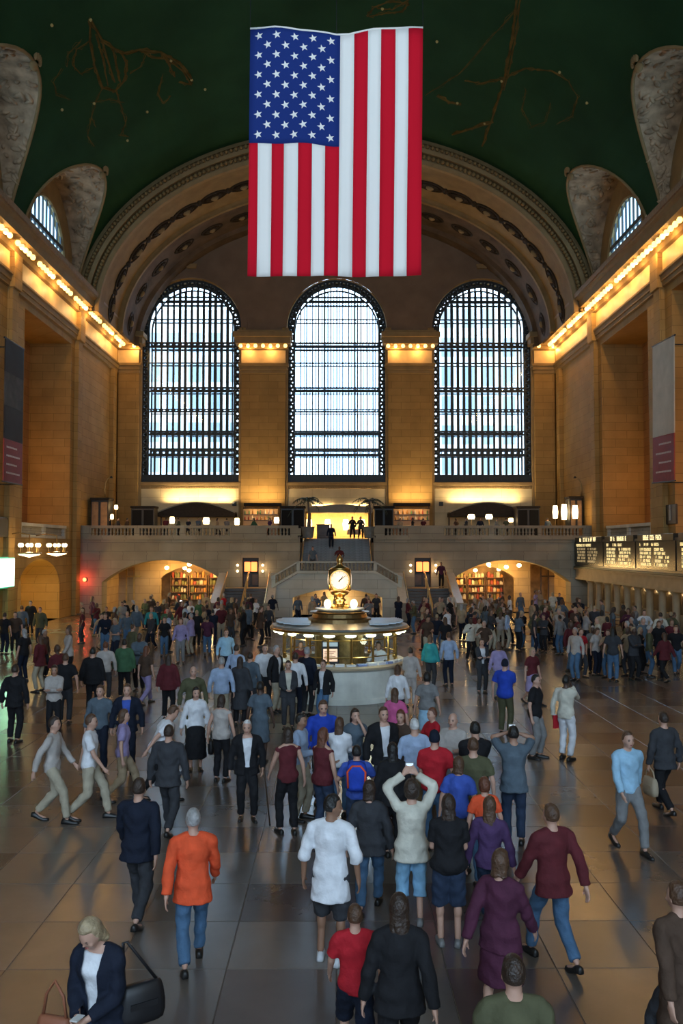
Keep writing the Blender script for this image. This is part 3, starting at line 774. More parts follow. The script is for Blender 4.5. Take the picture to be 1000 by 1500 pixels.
# landing block
YL = 55.0
def ltop(u):
    a = abs(u)
    return 2.8 if a <= 2.45 else 2.8 - (a - 2.45) * (.95 / 1.65)
mb_ops = [opening(.05, 2.85, 0, seg(.05, 2.85, 1.25, .55), True, 16, depth=2.2)]
mb_ops[0]['us'] += []
lw = wall('wall_landing', lambda u, z, d: (u, YL + d, z), -4.1, 4.1, 0, lambda u: ltop(u), mb_ops + [dict(u0=2.449, u1=2.451, lo=con(9), hi=con(9), us=[-2.45, 2.45], depth=.01, skip=True)], STONE3, 2.2)
MB().box(-2.45, 2.45, YL + .02, 58.4, 2.5, 2.8).box(-4.1, 4.1, 57.2, 57.4, 0, 1.78).build('floor_landing', STONE2).__setitem__('kind', 'structure')
for sx in (-1, 1):
    e = empty('staircase', (sx * 2.45, YL + .05, 1.75), label='short side steps from the central landing down to the %s landing' % ('north' if sx < 0 else 'south'), cat='staircase')
    for k in range(6):
        x0, x1 = sx * k * .275, sx * (k + 1) * .275
        MB().box(*sorted((x0, x1)), 0, 3.3, -1.7 if k == 5 else -.3, 1.05 - (k + 1) * .15).build('step', STONE2, e)
    ld = MB().box(*sorted((sx * 4.1, sx * 7.5)), 57.0, YB, 1.55, 1.75).build('floor_side_landing', STONE2); ld['kind'] = 'structure'
    fl = staircase('staircase', 'broad lower flight of dark steps on the %s side of the landing' % ('north' if sx < 0 else 'south'), 10, .175, .44, 3.1, sx * 5.8, 52.6, 0, DARKSTEP)
    for xx, nm in ((4.1, 'inner'), (7.5, 'outer')):
        ck = empty('stair_cheek', (sx * xx, 52.3, 0), label='sloping pale stone parapet on the %s edge of the %s lower flight' % (nm, 'north' if sx < 0 else 'south'), cat='parapet')
        MB().prism([(-.1, 0), (-.1, .82), (.3, .85), (4.7, 2.62), (4.75, 0)], lambda u, v, d: (d, u, v), -.17, .17).build('parapet_wall', STONE3, ck)
        MB().prism([(-.2, .82), (.3, .85), (4.72, 2.62), (4.72, 2.78), (.28, 1.0), (-.2, .97)], lambda u, v, d: (d, u, v), -.26, .26).build('coping', mat('pale_coping_marble', (.66, .60, .50), .3, vary=.08), ck)
        MB().bbox(-.28, .28, -.6, -.1, 0, .98, .03).bbox(-.33, .33, -.65, -.05, .96, 1.1, .03).build('newel', STONE2, ck)
        MB().tube([(sx * -.3 if xx > 5 else sx * .3, .1, 1.05), (sx * -.3 if xx > 5 else sx * .3, 4.5, 2.85)], .035, 6).build('rail', BRT, ck)
    h = empty('stair_handrail', (sx * DOORX, 52.8, 0), label='brass centre handrail of the %s lower flight' % ('north' if sx < 0 else 'south'), cat='handrail')
    MB().tube([(0, 0, .2), (0, .05, .95), (0, 4.3, 2.75), (0, 4.9, 2.75)], .05, 8).build('rail', BRT, h, smooth=True)
    MB().tube([(0, .05, .6), (0, 4.3, 2.4)], .03, 6).build('rail', BRT, h)
    for k in range(4): MB().cyl((0, .3 + k * 1.2, .1 + .5 * k), (0, .3 + k * 1.2, 1.05 + .5 * k), .03, n=6).build('rail_post', BRT, h)
    # dark doorway with a lit poster panel
    d = empty('door_%d' % (1 if sx < 0 else 2), (sx * DOORX, YB + .45, 1.75), kind='structure')
    MB().box(-.56, .56, 0, .1, 0, 2.0).build('door_leaf', BLACK, d)
    for q in (-1, 1): MB().bbox(q * .29 - .22, q * .29 + .22, -.04, 0, .12, .85, .015).build('door_panel', DARKWOOD, d)
    s = empty('lit_sign', (sx * DOORX, YB + .2, 2.75), label='glowing orange panel sign over the dark %s stair door' % ('north' if sx < 0 else 'south'), cat='sign')
    MB().bbox(-.5, .5, .0, .12, 0, .78, .02).build('sign_box', BLACK, s)
    SIGNO = mat('orange_sign_face', (.8, .3, .1), .5, emit=(1, .32, .08), estr=1.5)
    for q in (-1, 1): MB().bbox(q * .23 - .2, q * .23 + .2, -.03, .01, .06, .72, .03).build('sign_panel', SIGNO, s)
    plight(s, (0, -.5, .4), 14, (1, .4, .12), .2)
    for k, q in enumerate((-1, 1)):
        for z in (3.25, 2.85):
            sc = empty('wall_sconce', (sx * DOORX + q * .85, YB - .02, z), label='small %s globe sconce on the %s of the %s stair door' % ('upper' if z > 3 else 'lower', 'stair side' if q * sx < 0 else 'arch side', 'north' if sx < 0 else 'south'), cat='wall lamp')
            MB().sphere((0, -.2, 0), .085, 10, 8).build('globe', LAMPW, sc, smooth=True)
            MB().lathe([(0, 0), (.08, 0), (.06, .03), (0, .04)], 10).cyl((0, -.02, -.02), (0, -.18, -.07), .018, n=6).build('bracket', BRASS, sc)
    plight(sc, (0, -.4, .1), 18, (1, .65, .3), .1)

# arched market hall and passage under the balcony
SHOPW = stone_mat('passage_stone', (.52, .36, .18))
for sx, side in ((-1, 'north'), (1, 'south')):
    cx = sx * 11.75
    # back of the vaulted lobby: inner wall with a glazed shop arch
    ic = cx + (1.15 if sx < 0 else -1.0)
    ops = [opening(ic, 2.3, 0, seg(ic, 2.3, 2.2, .9), True, 16, depth=.4)]
    if sx > 0: ops += [opening(14.9, .7, 0, 3.2, depth=.4)]
    wall('wall_market', lambda u, z, d: (u, 63.2 + d, z), cx - 5.6, cx + 5.6, 0, 4.8, ops, SHOPW, .4)
    for q in (-1, 1): MB().box(cx + q * 4.3 - .1, cx + q * 4.3 + .1, YB + 1.2, 63.2, 0, 4.8).build('wall_lobby', SHOPW).__setitem__('kind', 'structure')
    MB().box(cx - 5, cx + 5, 67.2, 67.4, 0, 4.8).build('wall_shop', mat('shop_back', (.4, .24, .1), .6, vary=.4, vscale=2)).__setitem__('kind', 'structure')
    # hanging lamps
    lamps = [(-1.6, 62.0, 3.0), (.1, 61.5, 3.25), (1.5, 62.2, 3.05), (.8, 65.0, 3.1), (-.9, 65.3, 2.9), (2.0, 60.2, 3.2), (-.4, 64.3, 2.75), (1.6, 65.6, 2.8), (-1.7, 65.0, 3.05)]
    for k, (dx, y, z) in enumerate(lamps):
        l = empty('pendant_lamp', (ic + dx, y, z), label='glowing pendant lamp hanging in the %s market archway' % side, cat='lamp', group='pendant lamps in the %s archway' % side)
        MB().sphere((0, 0, 0), (.17, .17, .14), 12, 8).build('globe', LAMPW, l, smooth=True)
        MB().cyl((0, 0, .12), (0, 0, 4.83 - z), .012, n=5).lathe([(0, .2), (.05, .19), (.09, .13), (.0, .12)], 10).build('rod', BRASS, l)
        if k < 6: plight(l, (0, 0, -.3), 105, (1, .62, .22), .15)
    # display shelves with goods
    rr = random.Random(5 + sx)
    GC = [mat('goods_%s' % n, c, .5, vary=.2) for n, c in (('red', (.42, .07, .03)), ('orange', (.7, .28, .05)), ('green', (.2, .18, .05)), ('cream', (.75, .62, .4)), ('brown', (.28, .13, .05)))]
    for k in range(3):
        x0 = ic - 2.15 + k * 1.45
        u = empty('market_shelf', (x0, 66.2, 0), label='%s shelf unit stacked with goods inside the %s market arch' % (('first', 'middle', 'last')[k], side), cat='shelf')
        for z in (.5, 1.05, 1.6, 2.15): MB().box(0, 1.35, 0, .5, z - .05, z).build('shelf_board', WOOD, u)
        for q in (0, 1.31): MB().box(q, q + .04, 0, .5, 0, 2.3).build('side_panel', WOOD, u)
        for z in (.5, 1.05, 1.6, 2.15):
            x = .1
            while x < 1.15:
                w_ = rr.uniform(.14, .26); h_ = rr.uniform(.2, .42)
                g = MB().bbox(x, x + w_, .08, .42, z, z + h_, .02).lathe([(.0, h_ + .07), (.05, h_ + .05), (.06, h_)], 8, (x + w_ / 2, .25, z)).build('goods', rr.choice(GC), u)
                x += w_ + .04
    # glazed shop partition frames
    for k in range(3 if sx > 0 else 2):
        x = cx + (3.2 if sx > 0 else -3.6) + k * .55
        MB().box(x - .05, x + .05, 63.05, 63.15, 0, 3.0).box(x - .05, x + .5, 63.05, 63.13, 2.3, 2.4).build('window_shopfront', DARKWOOD if sx > 0 else BRASS).__setitem__('kind', 'structure')
# lit vault under the landing
plight(None, (0.05, 56.4, .9), 260, (1, .58, .22), .3, 'passage_light')
plight(None, (0.05, 57.3, 1.9), 0.1, (1, .58, .22), .3, 'passage_light')

# ---------------------------------------------------------------- balustrades
BALM = MB().lathe([(.0, 0), (.09, 0), (.09, .05), (.05, .08), (.085, .2), (.05, .38), (.06, .42), (.085, .44), (.085, .5), (0, .5)], 8).mesh('baluster', STONE2, True)
BALST = STONE2
def balustrade(x0, x1, y, z, label, panels, h=.84, slope=0.0, loc=None, rz=0):
    e = empty('balustrade', (*loc, z) if loc else (x0, y, z), rz, label=label, cat='balustrade')
    Lx = x1 - x0
    zf = lambda u: slope * u
    f = lambda u, v, d: (u, d, v + zf(u))
    P_ = lambda a, b, z0, z1, d: [(a, z0), (b, z0), (b, z1), (a, z1)]
    MB().prism(P_(0, Lx, 0, .16, 0), f, -.16, .16).build('plinth', BALST, e)
    MB().prism(P_(-.04, Lx + .04, .66, h, 0), f, -.2, .2).build('coping', BALST, e)
    for a, b in panels:                                  # solid dies between the openings
        MB().prism(P_(a, b, .16, .66, 0), f, -.15, .15).build('die', BALST, e)
    u = .14
    while u < Lx - .05:
        if not any(a - .09 < u < b + .09 for a, b in panels): inst('baluster', BALM, (u, 0, .16 + zf(u)), e)
        u += .235
    return e
def pn(x0, px): return [( (a - 493) / 21.5 - x0, (b - 493) / 21.5 - x0) for a, b in px]
balustrade(-W + .05, -2.65, YB - .02, ZF, 'pale stone balcony balustrade north of the upper flight', pn(-W + .05, [(119, 136), (198, 206), (265, 273), (338, 391), (425, 441)]))
balustrade(2.65, W - .05, YB - .02, ZF, 'pale stone balcony balustrade south of the upper flight', pn(2.65, [(548, 563), (597, 650), (715, 722), (787, 792), (853, 870)]))
BALST = STONE3
balustrade(-2.45, 2.45, YL - .02, 2.8, 'stone balustrade along the front of the central stair landing', [(-.1, .1), (4.8, 5.0)], .76)
balustrade(2.45, 4.15, YL - .02, 2.8, 'sloping stone balustrade descending south from the landing', [(1.45, 1.7)], .76, -.95 / 1.65)
balustrade(-4.15, -2.45, YL - .02, 1.85, 'sloping stone balustrade descending north from the landing', [(0, .25)], .76, .95 / 1.65)
balustrade(0, 8.0, 0, ZREC0, 'small stone balustrade in the foot of the tall north recess', [(0, .3), (3.8, 4.2), (7.7, 8.0)], loc=(-W - .3, 47.8), rz=pi / 2)
balustrade(0, 8.0, 0, ZREC0, 'small stone balustrade in the foot of the tall south recess', [(0, .3), (3.8, 4.2), (7.7, 8.0)], loc=(W + .3, 47.8), rz=pi / 2)
# ================================================================ BALCONY RESTAURANT
def P(px, py, Y): return at(px, py, Y)
CANO = mat('dark_canopy', (.03, .024, .02), .7, vary=.2, spec=.1)
CANO2 = mat('black_cabinet_door', (.014, .013, .012), .7, spec=.1)
CANOL = mat('grey_canopy_edge', (.20, .18, .14), .6, vary=.1)
def canopy(px0, px1, ytop, ybot, Y, label, dark=True, glowp=160):
    a, b = P(px0, ybot, Y), P(px1, ybot, Y); zt = P(px0, ytop, Y).z; L = b.x - a.x; hz = a.z - ZF
    e = empty('bar_canopy', (a.x, Y, ZF), label=label, cat='canopy')
    hi = zt - ZF
    arc = [(L * k / 12, hz + .28 + (hi - hz - .28) * sin(pi * k / 12)) for k in range(13)]
    MB().prism([(0, hz), (L, hz)] + arc[::-1], lambda u, v, d: (u, d, v), -.5, .9).build('hood', CANO if dark else CANOL, e)
    MB().prism([(u, v) for u, v in arc] + [(u, v + .09) for u, v in arc[::-1]], lambda u, v, d: (u, d, v), -.56, .92).build('hood_edge', CANOL, e)
    for x in (.1, L - .1): MB().cyl((x, .6, 0), (x, .6, hz + .1), .06, n=8).build('post', DARKWOOD, e)
    # trough of wall-washing light on top of the hood
    if glowp: alight(e, (L / 2, 1.0, hi + .05), (radians(180 - 12), 0, 0), L * .9, .25, glowp * .85, (1, .76, .40), spread=radians(160))
    return e
canopy(232, 345, 737, 757, 66.4, 'dark curved bar canopy under the window beside the north wall', glowp=340)
canopy(657, 770, 737, 757, 66.4, 'dark curved bar canopy under the window beside the south wall', glowp=340)
canopy(452, 545, 741, 751, 67.0, 'pale shallow canopy over the golden doorway', False, glowp=300)
# wall-washing trough in front of each window pier
def trough(px0, px1, py, Y, label, pw):
    a, b = P(px0, py, Y), P(px1, py, Y)
    e = empty('uplight_trough', (a.x, Y, a.z), label=label, cat='wall light')
    L = b.x - a.x
    MB().box(0, L, 0, .35, -.16, -.12).box(0, L, -.03, 0, -.16, .06).box(0, L, .35, .38, -.16, -.02).build('trough', CANO, e)
    MB().box(.05, L - .05, .1, .25, -.12, -.08).build('tube_lamp', LAMPW, e)
    for x in (.1, L - .1): MB().cyl((x, .17, -a.z + ZF), (x, .17, -.14), .04, n=6).build('post', DARKWOOD, e)
    alight(e, (L / 2, .17, .0), (radians(180 - 10), 0, 0), L * .9, .2, pw * .8, (1, .72, .34), spread=radians(160))
trough(357, 412, 738, 66.6, 'long uplight trough below the pier between first and middle window', 170)
trough(576, 630, 738, 66.6, 'long uplight trough below the pier between middle and last window', 170)
# back bars with bottles
BOT = [mat('bottle_%s' % n, c, .15, vary=.1) for n, c in (('amber', (.45, .2, .04)), ('green', (.08, .2, .07)), ('clear', (.55, .5, .42)), ('red', (.35, .05, .03)))]
botm = MB().lathe([(0, 0), (.05, 0), (.052, .2), (.02, .27), (.018, .36), (0, .36)], 8).mesh('bottle', None, True)
rr = random.Random(11)
def backbar(px0, px1, label, side):
    a, b = P(px0, 760, 65.2), P(px1, 760, 65.2); L = b.x - a.x
    e = empty('back_bar', (a.x, 65.2, ZF), label=label, cat='bar')
    MB().bbox(0, L, 0, .6, 0, 1.05, .03).build('counter', WOOD, e)
    MB().box(0, L, .62, .7, 1.0, 2.35).build('back_panel', mat('lit_bar_panel', (.5, .3, .12), .5), e)
    for z in (1.4, 1.85): MB().box(.05, L - .05, .35, .62, z, z + .04).build('shelf', DARKWOOD, e)
    MB().box(0, L, .3, .7, 2.3, 2.4).build('header', CANO, e)
    plight(e, (L * .3, -.1, 2.1), 26, (1, .62, .25), .1); plight(e, (L * .75, -.1, 2.1), 26, (1, .62, .25), .1)
    n = int(L / .3)
    for k in range(n):
        for z in (1.44, 1.89):
            o = inst('bottle', botm, (a.x + .15 + k * .3 + rr.uniform(-.04, .04), 65.68, ZF + z))
            if not o.material_slots: botm.materials.append(BOT[0])
            o.material_slots[0].link = 'OBJECT'; o.material_slots[0].material = rr.choice(BOT)
            tag(o, 'small bottle on the shelves of the %s' % side, 'bottle', 'bottles of the ' + side)
botm.materials.append(BOT[0])
backbar(355, 406, 'lit back bar beneath the pier between first and middle window', 'back bar north of the golden doorway')
backbar(577, 630, 'lit back bar beneath the pier between middle and last window', 'back bar south of the golden doorway')
# dark cabinets and kiosks on the balcony
def cabinet(px0, px1, ytop, Y, label, panel=None, name='service_cabinet', cat='cabinet', dp=1.2):
    a, b = P(px0, ytop, Y), P(px1, ytop, Y); L = b.x - a.x; h = a.z - ZF
    e = empty(name, (a.x, Y, ZF), label=label, cat=cat)
    MB().bbox(0, L, 0, dp, 0, h - .15, .04).build('body', BLACK, e)
    MB().bbox(-.06, L + .06, -.06, dp + .06, h - .16, h, .03).build('top', CANO, e)
    for q in (0, 1): MB().bbox(.08 + q * L / 2, L / 2 - .08 + q * L / 2, -.03, 0, .15, h - .3, .02).build('door', panel or DARKWOOD, e)
    return e
cabinet(192, 226, 741, 62.5, 'tall black service cabinet on the balcony near the north corner pier', CANO2)
cabinet(411, 446, 741, 62.0, 'black service cabinet beside the palm north of the golden doorway', CANO2)
cabinet(548, 576, 741, 62.0, 'black service cabinet beside the palm south of the golden doorway', CANO2)
cabinet(757, 790, 741, 62.5, 'tall black service cabinet on the balcony near the south corner pier', CANO2)
k1 = cabinet(133, 159, 729, 60.0, 'wooden kiosk with a dark top against the north end of the balcony', WOOD, 'kiosk', 'kiosk')
k2 = cabinet(834, 853, 727, 60.0, 'wooden kiosk with a dark top against the south end of the balcony', WOOD, 'kiosk', 'kiosk')
# curved swan-neck lamp standing on each kiosk
for k, nm, q in ((k1, 'north', 1), (k2, 'south', -1)):
    l = empty('swan_neck_lamp', (k.location.x + .9, 60.4, P(0, 728, 60).z), label='curved iron lamp arm standing on the %s balcony kiosk' % nm, cat='lamp')
    MB().tube([(0, 0, 0), (-.05 * q, 0, .5), (.0, 0, 1.0), (.15 * q, 0, 1.3), (.35 * q, 0, 1.45)], .05, 6).build('arm', OLDBRASS, l, smooth=True)
    MB().lathe([(0, .1), (.05, .08), (.12, -.06), (0, -.04)], 10, (.4 * q, 0, 1.42)).build('shade', BLACK, l)
# glowing lamps among the tables
def table_lamp(px, py, Y, label, h=.5, r=.16, pw=22):
    p = P(px, py, Y)
    e = empty('table_lamp', (p.x, Y, ZF), label=label, cat='lamp', group=None)
    z = p.z - ZF
    MB().lathe([(0, 0), (.14, 0), (.13, .03), (.03, .06), (.025, z - h / 2), (0, z - h / 2)], 10).build('stand', OLDBRASS, e)
    MB().lathe([(.0, z - h / 2), (r * .8, z - h / 2), (r, z), (r * .75, z + h / 2), (0, z + h / 2)], 14).build('lamp_shade', LAMPW, e, smooth=True)
    plight(e, (0, -.4, z), pw, (1, .62, .25), .15)
for px, py, Y, h, r, lab in ((813, 750, 61, .9, .2, 'tall glowing lamp column beside the south kiosk, farthest from it'), (826, 750, 60.5, 1.1, .22, 'tallest glowing lamp column beside the south kiosk'), (842, 750, 59.2, .9, .22, 'glowing lamp column before the face of the south kiosk'),
        (252, 762, 63, .5, .2, 'round table lamp nearest the north service cabinet'), (302, 763, 63, .5, .26, 'wide table lamp under the middle of the north bar canopy'), (347, 764, 63, .5, .2, 'table lamp at the south end of the north bar canopy'),
        (690, 757, 63, .35, .28, 'low table lamp under the south bar canopy nearer the doorway'), (716, 757, 63, .35, .28, 'low table lamp under the middle of the south bar canopy'), (748, 762, 63, .3, .2, 'low table lamp under the south bar canopy nearer the corner'),
        (164, 757, 59.4, .35, .12, 'small lamp hung by the north kiosk, lower of two'), (170, 743, 60.6, .3, .14, 'small lamp hung by the north kiosk, upper of two'), (405, 762, 63, .45, .2, 'round table lamp beside the cabinet north of the doorway')):
    table_lamp(px, py, Y, lab, h, r)
# golden room behind the doorway
GOLDW = mat('golden_room_wall', (.72, .55, .28), .6, vary=.1)
mb = MB(); mb.box(-3.4, 3.4, 71.6, 71.8, 5.0, 8); mb.box(-3.5, -3.4, D + .4, 71.7, 5, 8); mb.box(3.4, 3.5, D + .4, 71.7, 5, 8); mb.box(-3.5, 3.5, D + .4, 71.7, 7.6, 7.7); mb.box(-3.5, 3.5, D + .4, 71.7, 4.9, 5.09)
tag(mb.build('wall_golden_room', GOLDW), kind='structure')
for k, x in enumerate((-2.3, -.75, .75, 2.1)):
    e = empty('wall_lantern', (x, 71.4, 6.3), label='glowing wall lantern in the golden room, %s from the north' % ('first', 'second', 'third', 'fourth')[k], cat='lamp')
    MB().lathe([(0, -.4), (.2, -.4), (.26, .1), (.2, .5), (0, .5)], 12).build('shade', LAMPW, e, smooth=True)
    MB().box(-.05, .05, .1, .2, -.3, .2).build('bracket', BRASS, e)
    plight(e, (0, -.6, 0), 75, (1, .66, .27), .2)
dsk = empty('reception_desk', (-1.05, 66.9, ZF), label='dark reception desk standing in the golden doorway', cat='desk')
MB().bbox(-.5, .5, 0, .6, 0, 1.1, .03).build('body', DARKWOOD, dsk); MB().bbox(-.56, .56, -.05, .65, 1.1, 1.16, .02).build('top', WOOD, dsk)
tb = empty('dining_table', (1.35, 66.6, ZF), label='round dining table under a pale cloth at the golden doorway', cat='table')
MB().lathe([(0, .76), (.5, .76), (.52, .7), (.56, .35), (0, .35)], 18).build('tablecloth', mat('pale_cloth', (.6, .5, .42), .8), tb); MB().cyl((0, 0, 0), (0, 0, .5), .06).build('pedestal', DARKWOOD, tb)
# potted palms
PALM = mat('palm_leaf', (.035, .05, .028), .6, vary=.3); POT = mat('palm_pot', (.16, .17, .16), .6, vary=.2)
def palm(px, Y, label, seed):
    p = P(px, 760, Y); rr = random.Random(seed)
    e = empty('potted_palm', (p.x, Y, ZF), label=label, cat='plant'); e.scale = (1.4, 1.4, 1.35)
    MB().lathe([(0, 0), (.25, 0), (.33, .55), (.36, .6), (.0, .55)], 14).build('pot', POT, e)
    MB().tube([(0, 0, .5), (.05, 0, 1.2), (0, .05, 1.9)], .05, 7, [.07, .055, .045]).build('trunk', DARKWOOD, e)
    for k in range(14):
        a = 2 * pi * k / 14 + rr.uniform(-.2, .2); el = rr.uniform(.1, 1.2); L = rr.uniform(.7, 1.0)
        mb = MB(); rib = []
        for q in range(7):
            t = q / 6; r_ = L * t * cos(el * (1 - .3 * t)); z = 1.9 + L * t * sin(el) - .75 * L * t * t
            rib.append(V((cos(a) * r_, sin(a) * r_, z)))
        side = V((-sin(a), cos(a), 0))
        mb.tube(rib, .012, 4)
        for q in range(1, 7):
            for s in (-1, 1):
                b = rib[q]; tip = b + side * s * .22 * (1.1 - q / 8) + (rib[q] - rib[q - 1]) * .9 + V((0, 0, -.1))
                d = (rib[q] - rib[q - 1]).normalized() * .05
                mb.add([b - d, b + d, tip, b + V((0, 0, .012))], [(0, 1, 2), (0, 3, 2), (1, 3, 2)])
        mb.build('frond', PALM, e)
palm(451, 60.4, 'potted palm north of the golden doorway at the stair head', 3)
palm(541, 60.4, 'potted palm south of the golden doorway at the stair head', 4)
# small black speakers under the windows
for px, nm in ((343, 'north of the doorway'), (646, 'south of the doorway')):
    p = P(px, 738, D - .35)
    s = empty('wall_speaker', (p.x, D - .3, p.z), label='small black square speaker on the gold wall %s' % nm, cat='speaker')
    MB().bbox(-.16, .16, -.12, .1, -.16, .16, .02).build('case', BLACK, s); MB().lathe([(.0, 0), (.11, 0), (.12, .02), (0, .03)], 12).build('grille', IRON, s, rot=(pi / 2, 0, 0), loc=(0, -.12, 0))

# ================================================================ INFORMATION BOOTH
BX, BY = .09, 26.1
booth = empty('information_booth', (BX, BY, 0), label='round stone and brass information booth in the middle of the hall', cat='booth')
BSTONE = mat('booth_marble', (.70, .71, .64), .35, vary=.14, vscale=2.5, bump=.05)
BTOP = mat('booth_ledge', (.50, .40, .27), .4, vary=.1)
MB().lathe([(1.86, 0), (1.86, .12), (1.82, .16), (1.82, .9), (1.88, .95)], 48).build('counter_drum', BSTONE, booth, smooth=False)
MB().lathe([(1.88, .95), (1.98, .97), (2.0, 1.03), (1.96, 1.08), (1.5, 1.08), (1.5, .0)], 48).build('ledge', BTOP, booth)
NPOST = 16
pm = MB().cyl((0, 0, 1.08), (0, 0, 1.98), .035, n=8).lathe([(.06, 1.08), (.06, 1.14), (.035, 1.16)], 8).mesh('post', BRASS)
for k in range(NPOST):
    a = 2 * pi * (k + .5) / NPOST
    inst('post', pm, (1.7 * cos(a), 1.7 * sin(a), 0), booth)
    b = 2 * pi * (k + 1.5) / NPOST
    p, q = V((1.7 * cos(a), 1.7 * sin(a), 0)), V((1.7 * cos(b), 1.7 * sin(b), 0))
    if k not in (9, 14): MB().quad((p.x, p.y, 1.3), (q.x, q.y, 1.3), (q.x, q.y, 1.95), (p.x, p.y, 1.95)).build('pane', BGLASS, booth)
    m_ = (p + q) / 2
    MB().tube([(p.x, p.y, 1.3), (q.x, q.y, 1.3)], .018, 5).tube([(p.x, p.y, 1.78), (q.x, q.y, 1.78)], .018, 5).build('glazing_bar', BRASS, booth)
MB().lathe([(0, 1.97), (1.98, 1.97), (2.06, 1.99), (2.08, 2.06), (2.04, 2.12), (1.9, 2.14), (1.1, 2.2), (0, 2.22)], 48).build('roof', mat('booth_roof_metal', (.30, .29, .25), .4, metal=.5, vary=.15), booth)
MB().lathe([(2.085, 1.99), (2.1, 2.0), (2.1, 2.05), (2.085, 2.06)], 48).build('roof_band', BRASS, booth)
# slatted grilles on the roof
SLAT = mat('grey_roof_slat', (.46, .50, .53), .35, metal=.6)
for side in (-1, 1):
    for k in range(7):
        y0 = -1.3 + k * .3
        xo = sqrt(max(.1, 1.92 ** 2 - max(abs(y0), abs(y0 + .2)) ** 2))
        MB().bbox(*sorted((side * .85, side * xo)), y0, y0 + .2, 2.19, 2.25, .01).build('roof_slat', SLAT, booth)
# rim lights
lm = MB().sphere((0, 0, 0), (.17, .07, .055), 14, 8).mesh('rim_light', LAMPG, True)
for k in range(20):
    a = 2 * pi * (k + .5) / 20 - pi / 2
    o = inst('rim_light', lm, (1.93 * cos(a), 1.93 * sin(a), 1.94), booth, (0, 0, a + pi / 2))
    if k % 4 == 1: plight(o, (0, 0, -.22), 9, (.95, 1, .72), .1)
# brass core, upper tray and lamps
MB().lathe([(0, .0), (.75, 0), (.75, 1.97), (0, 1.97)], 16).build('core', mat('booth_core', (.30, .2, .08), .35, metal=.6, vary=.4, vscale=6), booth)
MB().lathe([(.0, 2.2), (.95, 2.2), (.95, 2.3), (.84, 2.34), (.8, 2.44), (.9, 2.5), (0, 2.5)], 28).build('upper_drum', OLDBRASS, booth)
MB().lathe([(0, 2.5), (.62, 2.5), (.74, 2.56), (.74, 2.6), (0, 2.58)], 28).build('tray', mat('tray_opal', (.7, .62, .45), .4), booth)
for x, nm in ((-.36, 'a'), (.42, 'b')):
    g = MB().sphere((x, -.35, 2.74), (.11, .11, .14), 14, 10).build('tray_lamp', LAMPW, booth, smooth=True)
    plight(g, (x, -.62, 2.8), 16, (1, .7, .32), .1)
MB().sphere((-.15, -.4, 2.68), .07).sphere((.2, -.42, 2.68), .07).build('lamp_cup', BRASS, booth)
# four-faced clock
clk = empty('clock', (BX, BY, 2.58), label='four-faced opal and brass clock on top of the information booth', cat='clock')
MB().lathe([(0, 0), (.3, 0), (.28, .05), (.18, .1), (.14, .2), (.2, .26), (.13, .32), (.16, .38), (.24, .42), (.3, .5), (0, .55)], 20).build('pedestal', BRASS, clk, smooth=True)
CZ = .86
OPAL = mat('opal_clock_face', (.75, .66, .55), .3, emit=(1, .82, .58), estr=.62)
for k in range(4):
    a = k * pi / 2
    fr = MB(); fr.torus((0, -.30, CZ), .3, .035, (0, 1, 0), 32, 8); fr.lathe([], 3) if False else None
    fr.build('face_frame', BRASS, clk, rot=(0, 0, a), smooth=True)
    fc = MB(); fc.lathe([(0, .07), (.12, .062), (.22, .04), (.29, 0)], 28)
    fo = fc.build('clock_face', OPAL, clk, loc=(sin(a) * .3, -cos(a) * .3, CZ), rot=(pi / 2, 0, a), smooth=True)
    hm = MB()
    for ang, L, wd in ((radians(52), .23, .012), (radians(38), .15, .018)):
        d = V((sin(ang), cos(ang), 0)); n_ = V((d.y, -d.x, 0))
        hm.add([-d * .05 - n_ * wd, -d * .05 + n_ * wd, d * L + n_ * wd * .4, d * L - n_ * wd * .4] + [p_ + V((0, 0, .006)) for p_ in (-d * .05 - n_ * wd, -d * .05 + n_ * wd, d * L + n_ * wd * .4, d * L - n_ * wd * .4)], [(0, 1, 2, 3), (4, 5, 6, 7), (0, 1, 5, 4), (1, 2, 6, 5), (2, 3, 7, 6), (3, 0, 4, 7)])
    hm.build('clock_hand', BLACK, fo, loc=(0, 0, .075))
    tk = MB()
    for q in range(12):
        b = 2 * pi * q / 12; r0, r1 = .225, .265
        tk.cyl((sin(b) * r0, cos(b) * r0, .036), (sin(b) * r1, cos(b) * r1, .02), .006, n=4)
    tk.build('hour_mark', BLACK, fo)
    b = a + pi / 4       # corner scrolls between the faces
    MB().tube([(sin(b) * .32, -cos(b) * .32, CZ - .28), (sin(b) * .40, -cos(b) * .40, CZ), (sin(b) * .32, -cos(b) * .32, CZ + .28)], .045, 6).build('corner_scroll', BRASS, clk, smooth=True)
MB().lathe([(0, CZ - .32), (.26, CZ - .3), (.29, CZ - .2), (.27, CZ), (.29, CZ + .2), (.26, CZ + .3), (.3, CZ + .34), (.24, CZ + .38), (.1, CZ + .44), (.06, CZ + .5), (.1, CZ + .56), (.09, CZ + .66), (.03, CZ + .74), (0, CZ + .78)], 20).build('case', BRASS, clk, smooth=True)
plight(clk, (0, -.75, CZ), 5, (1, .8, .5), .2)
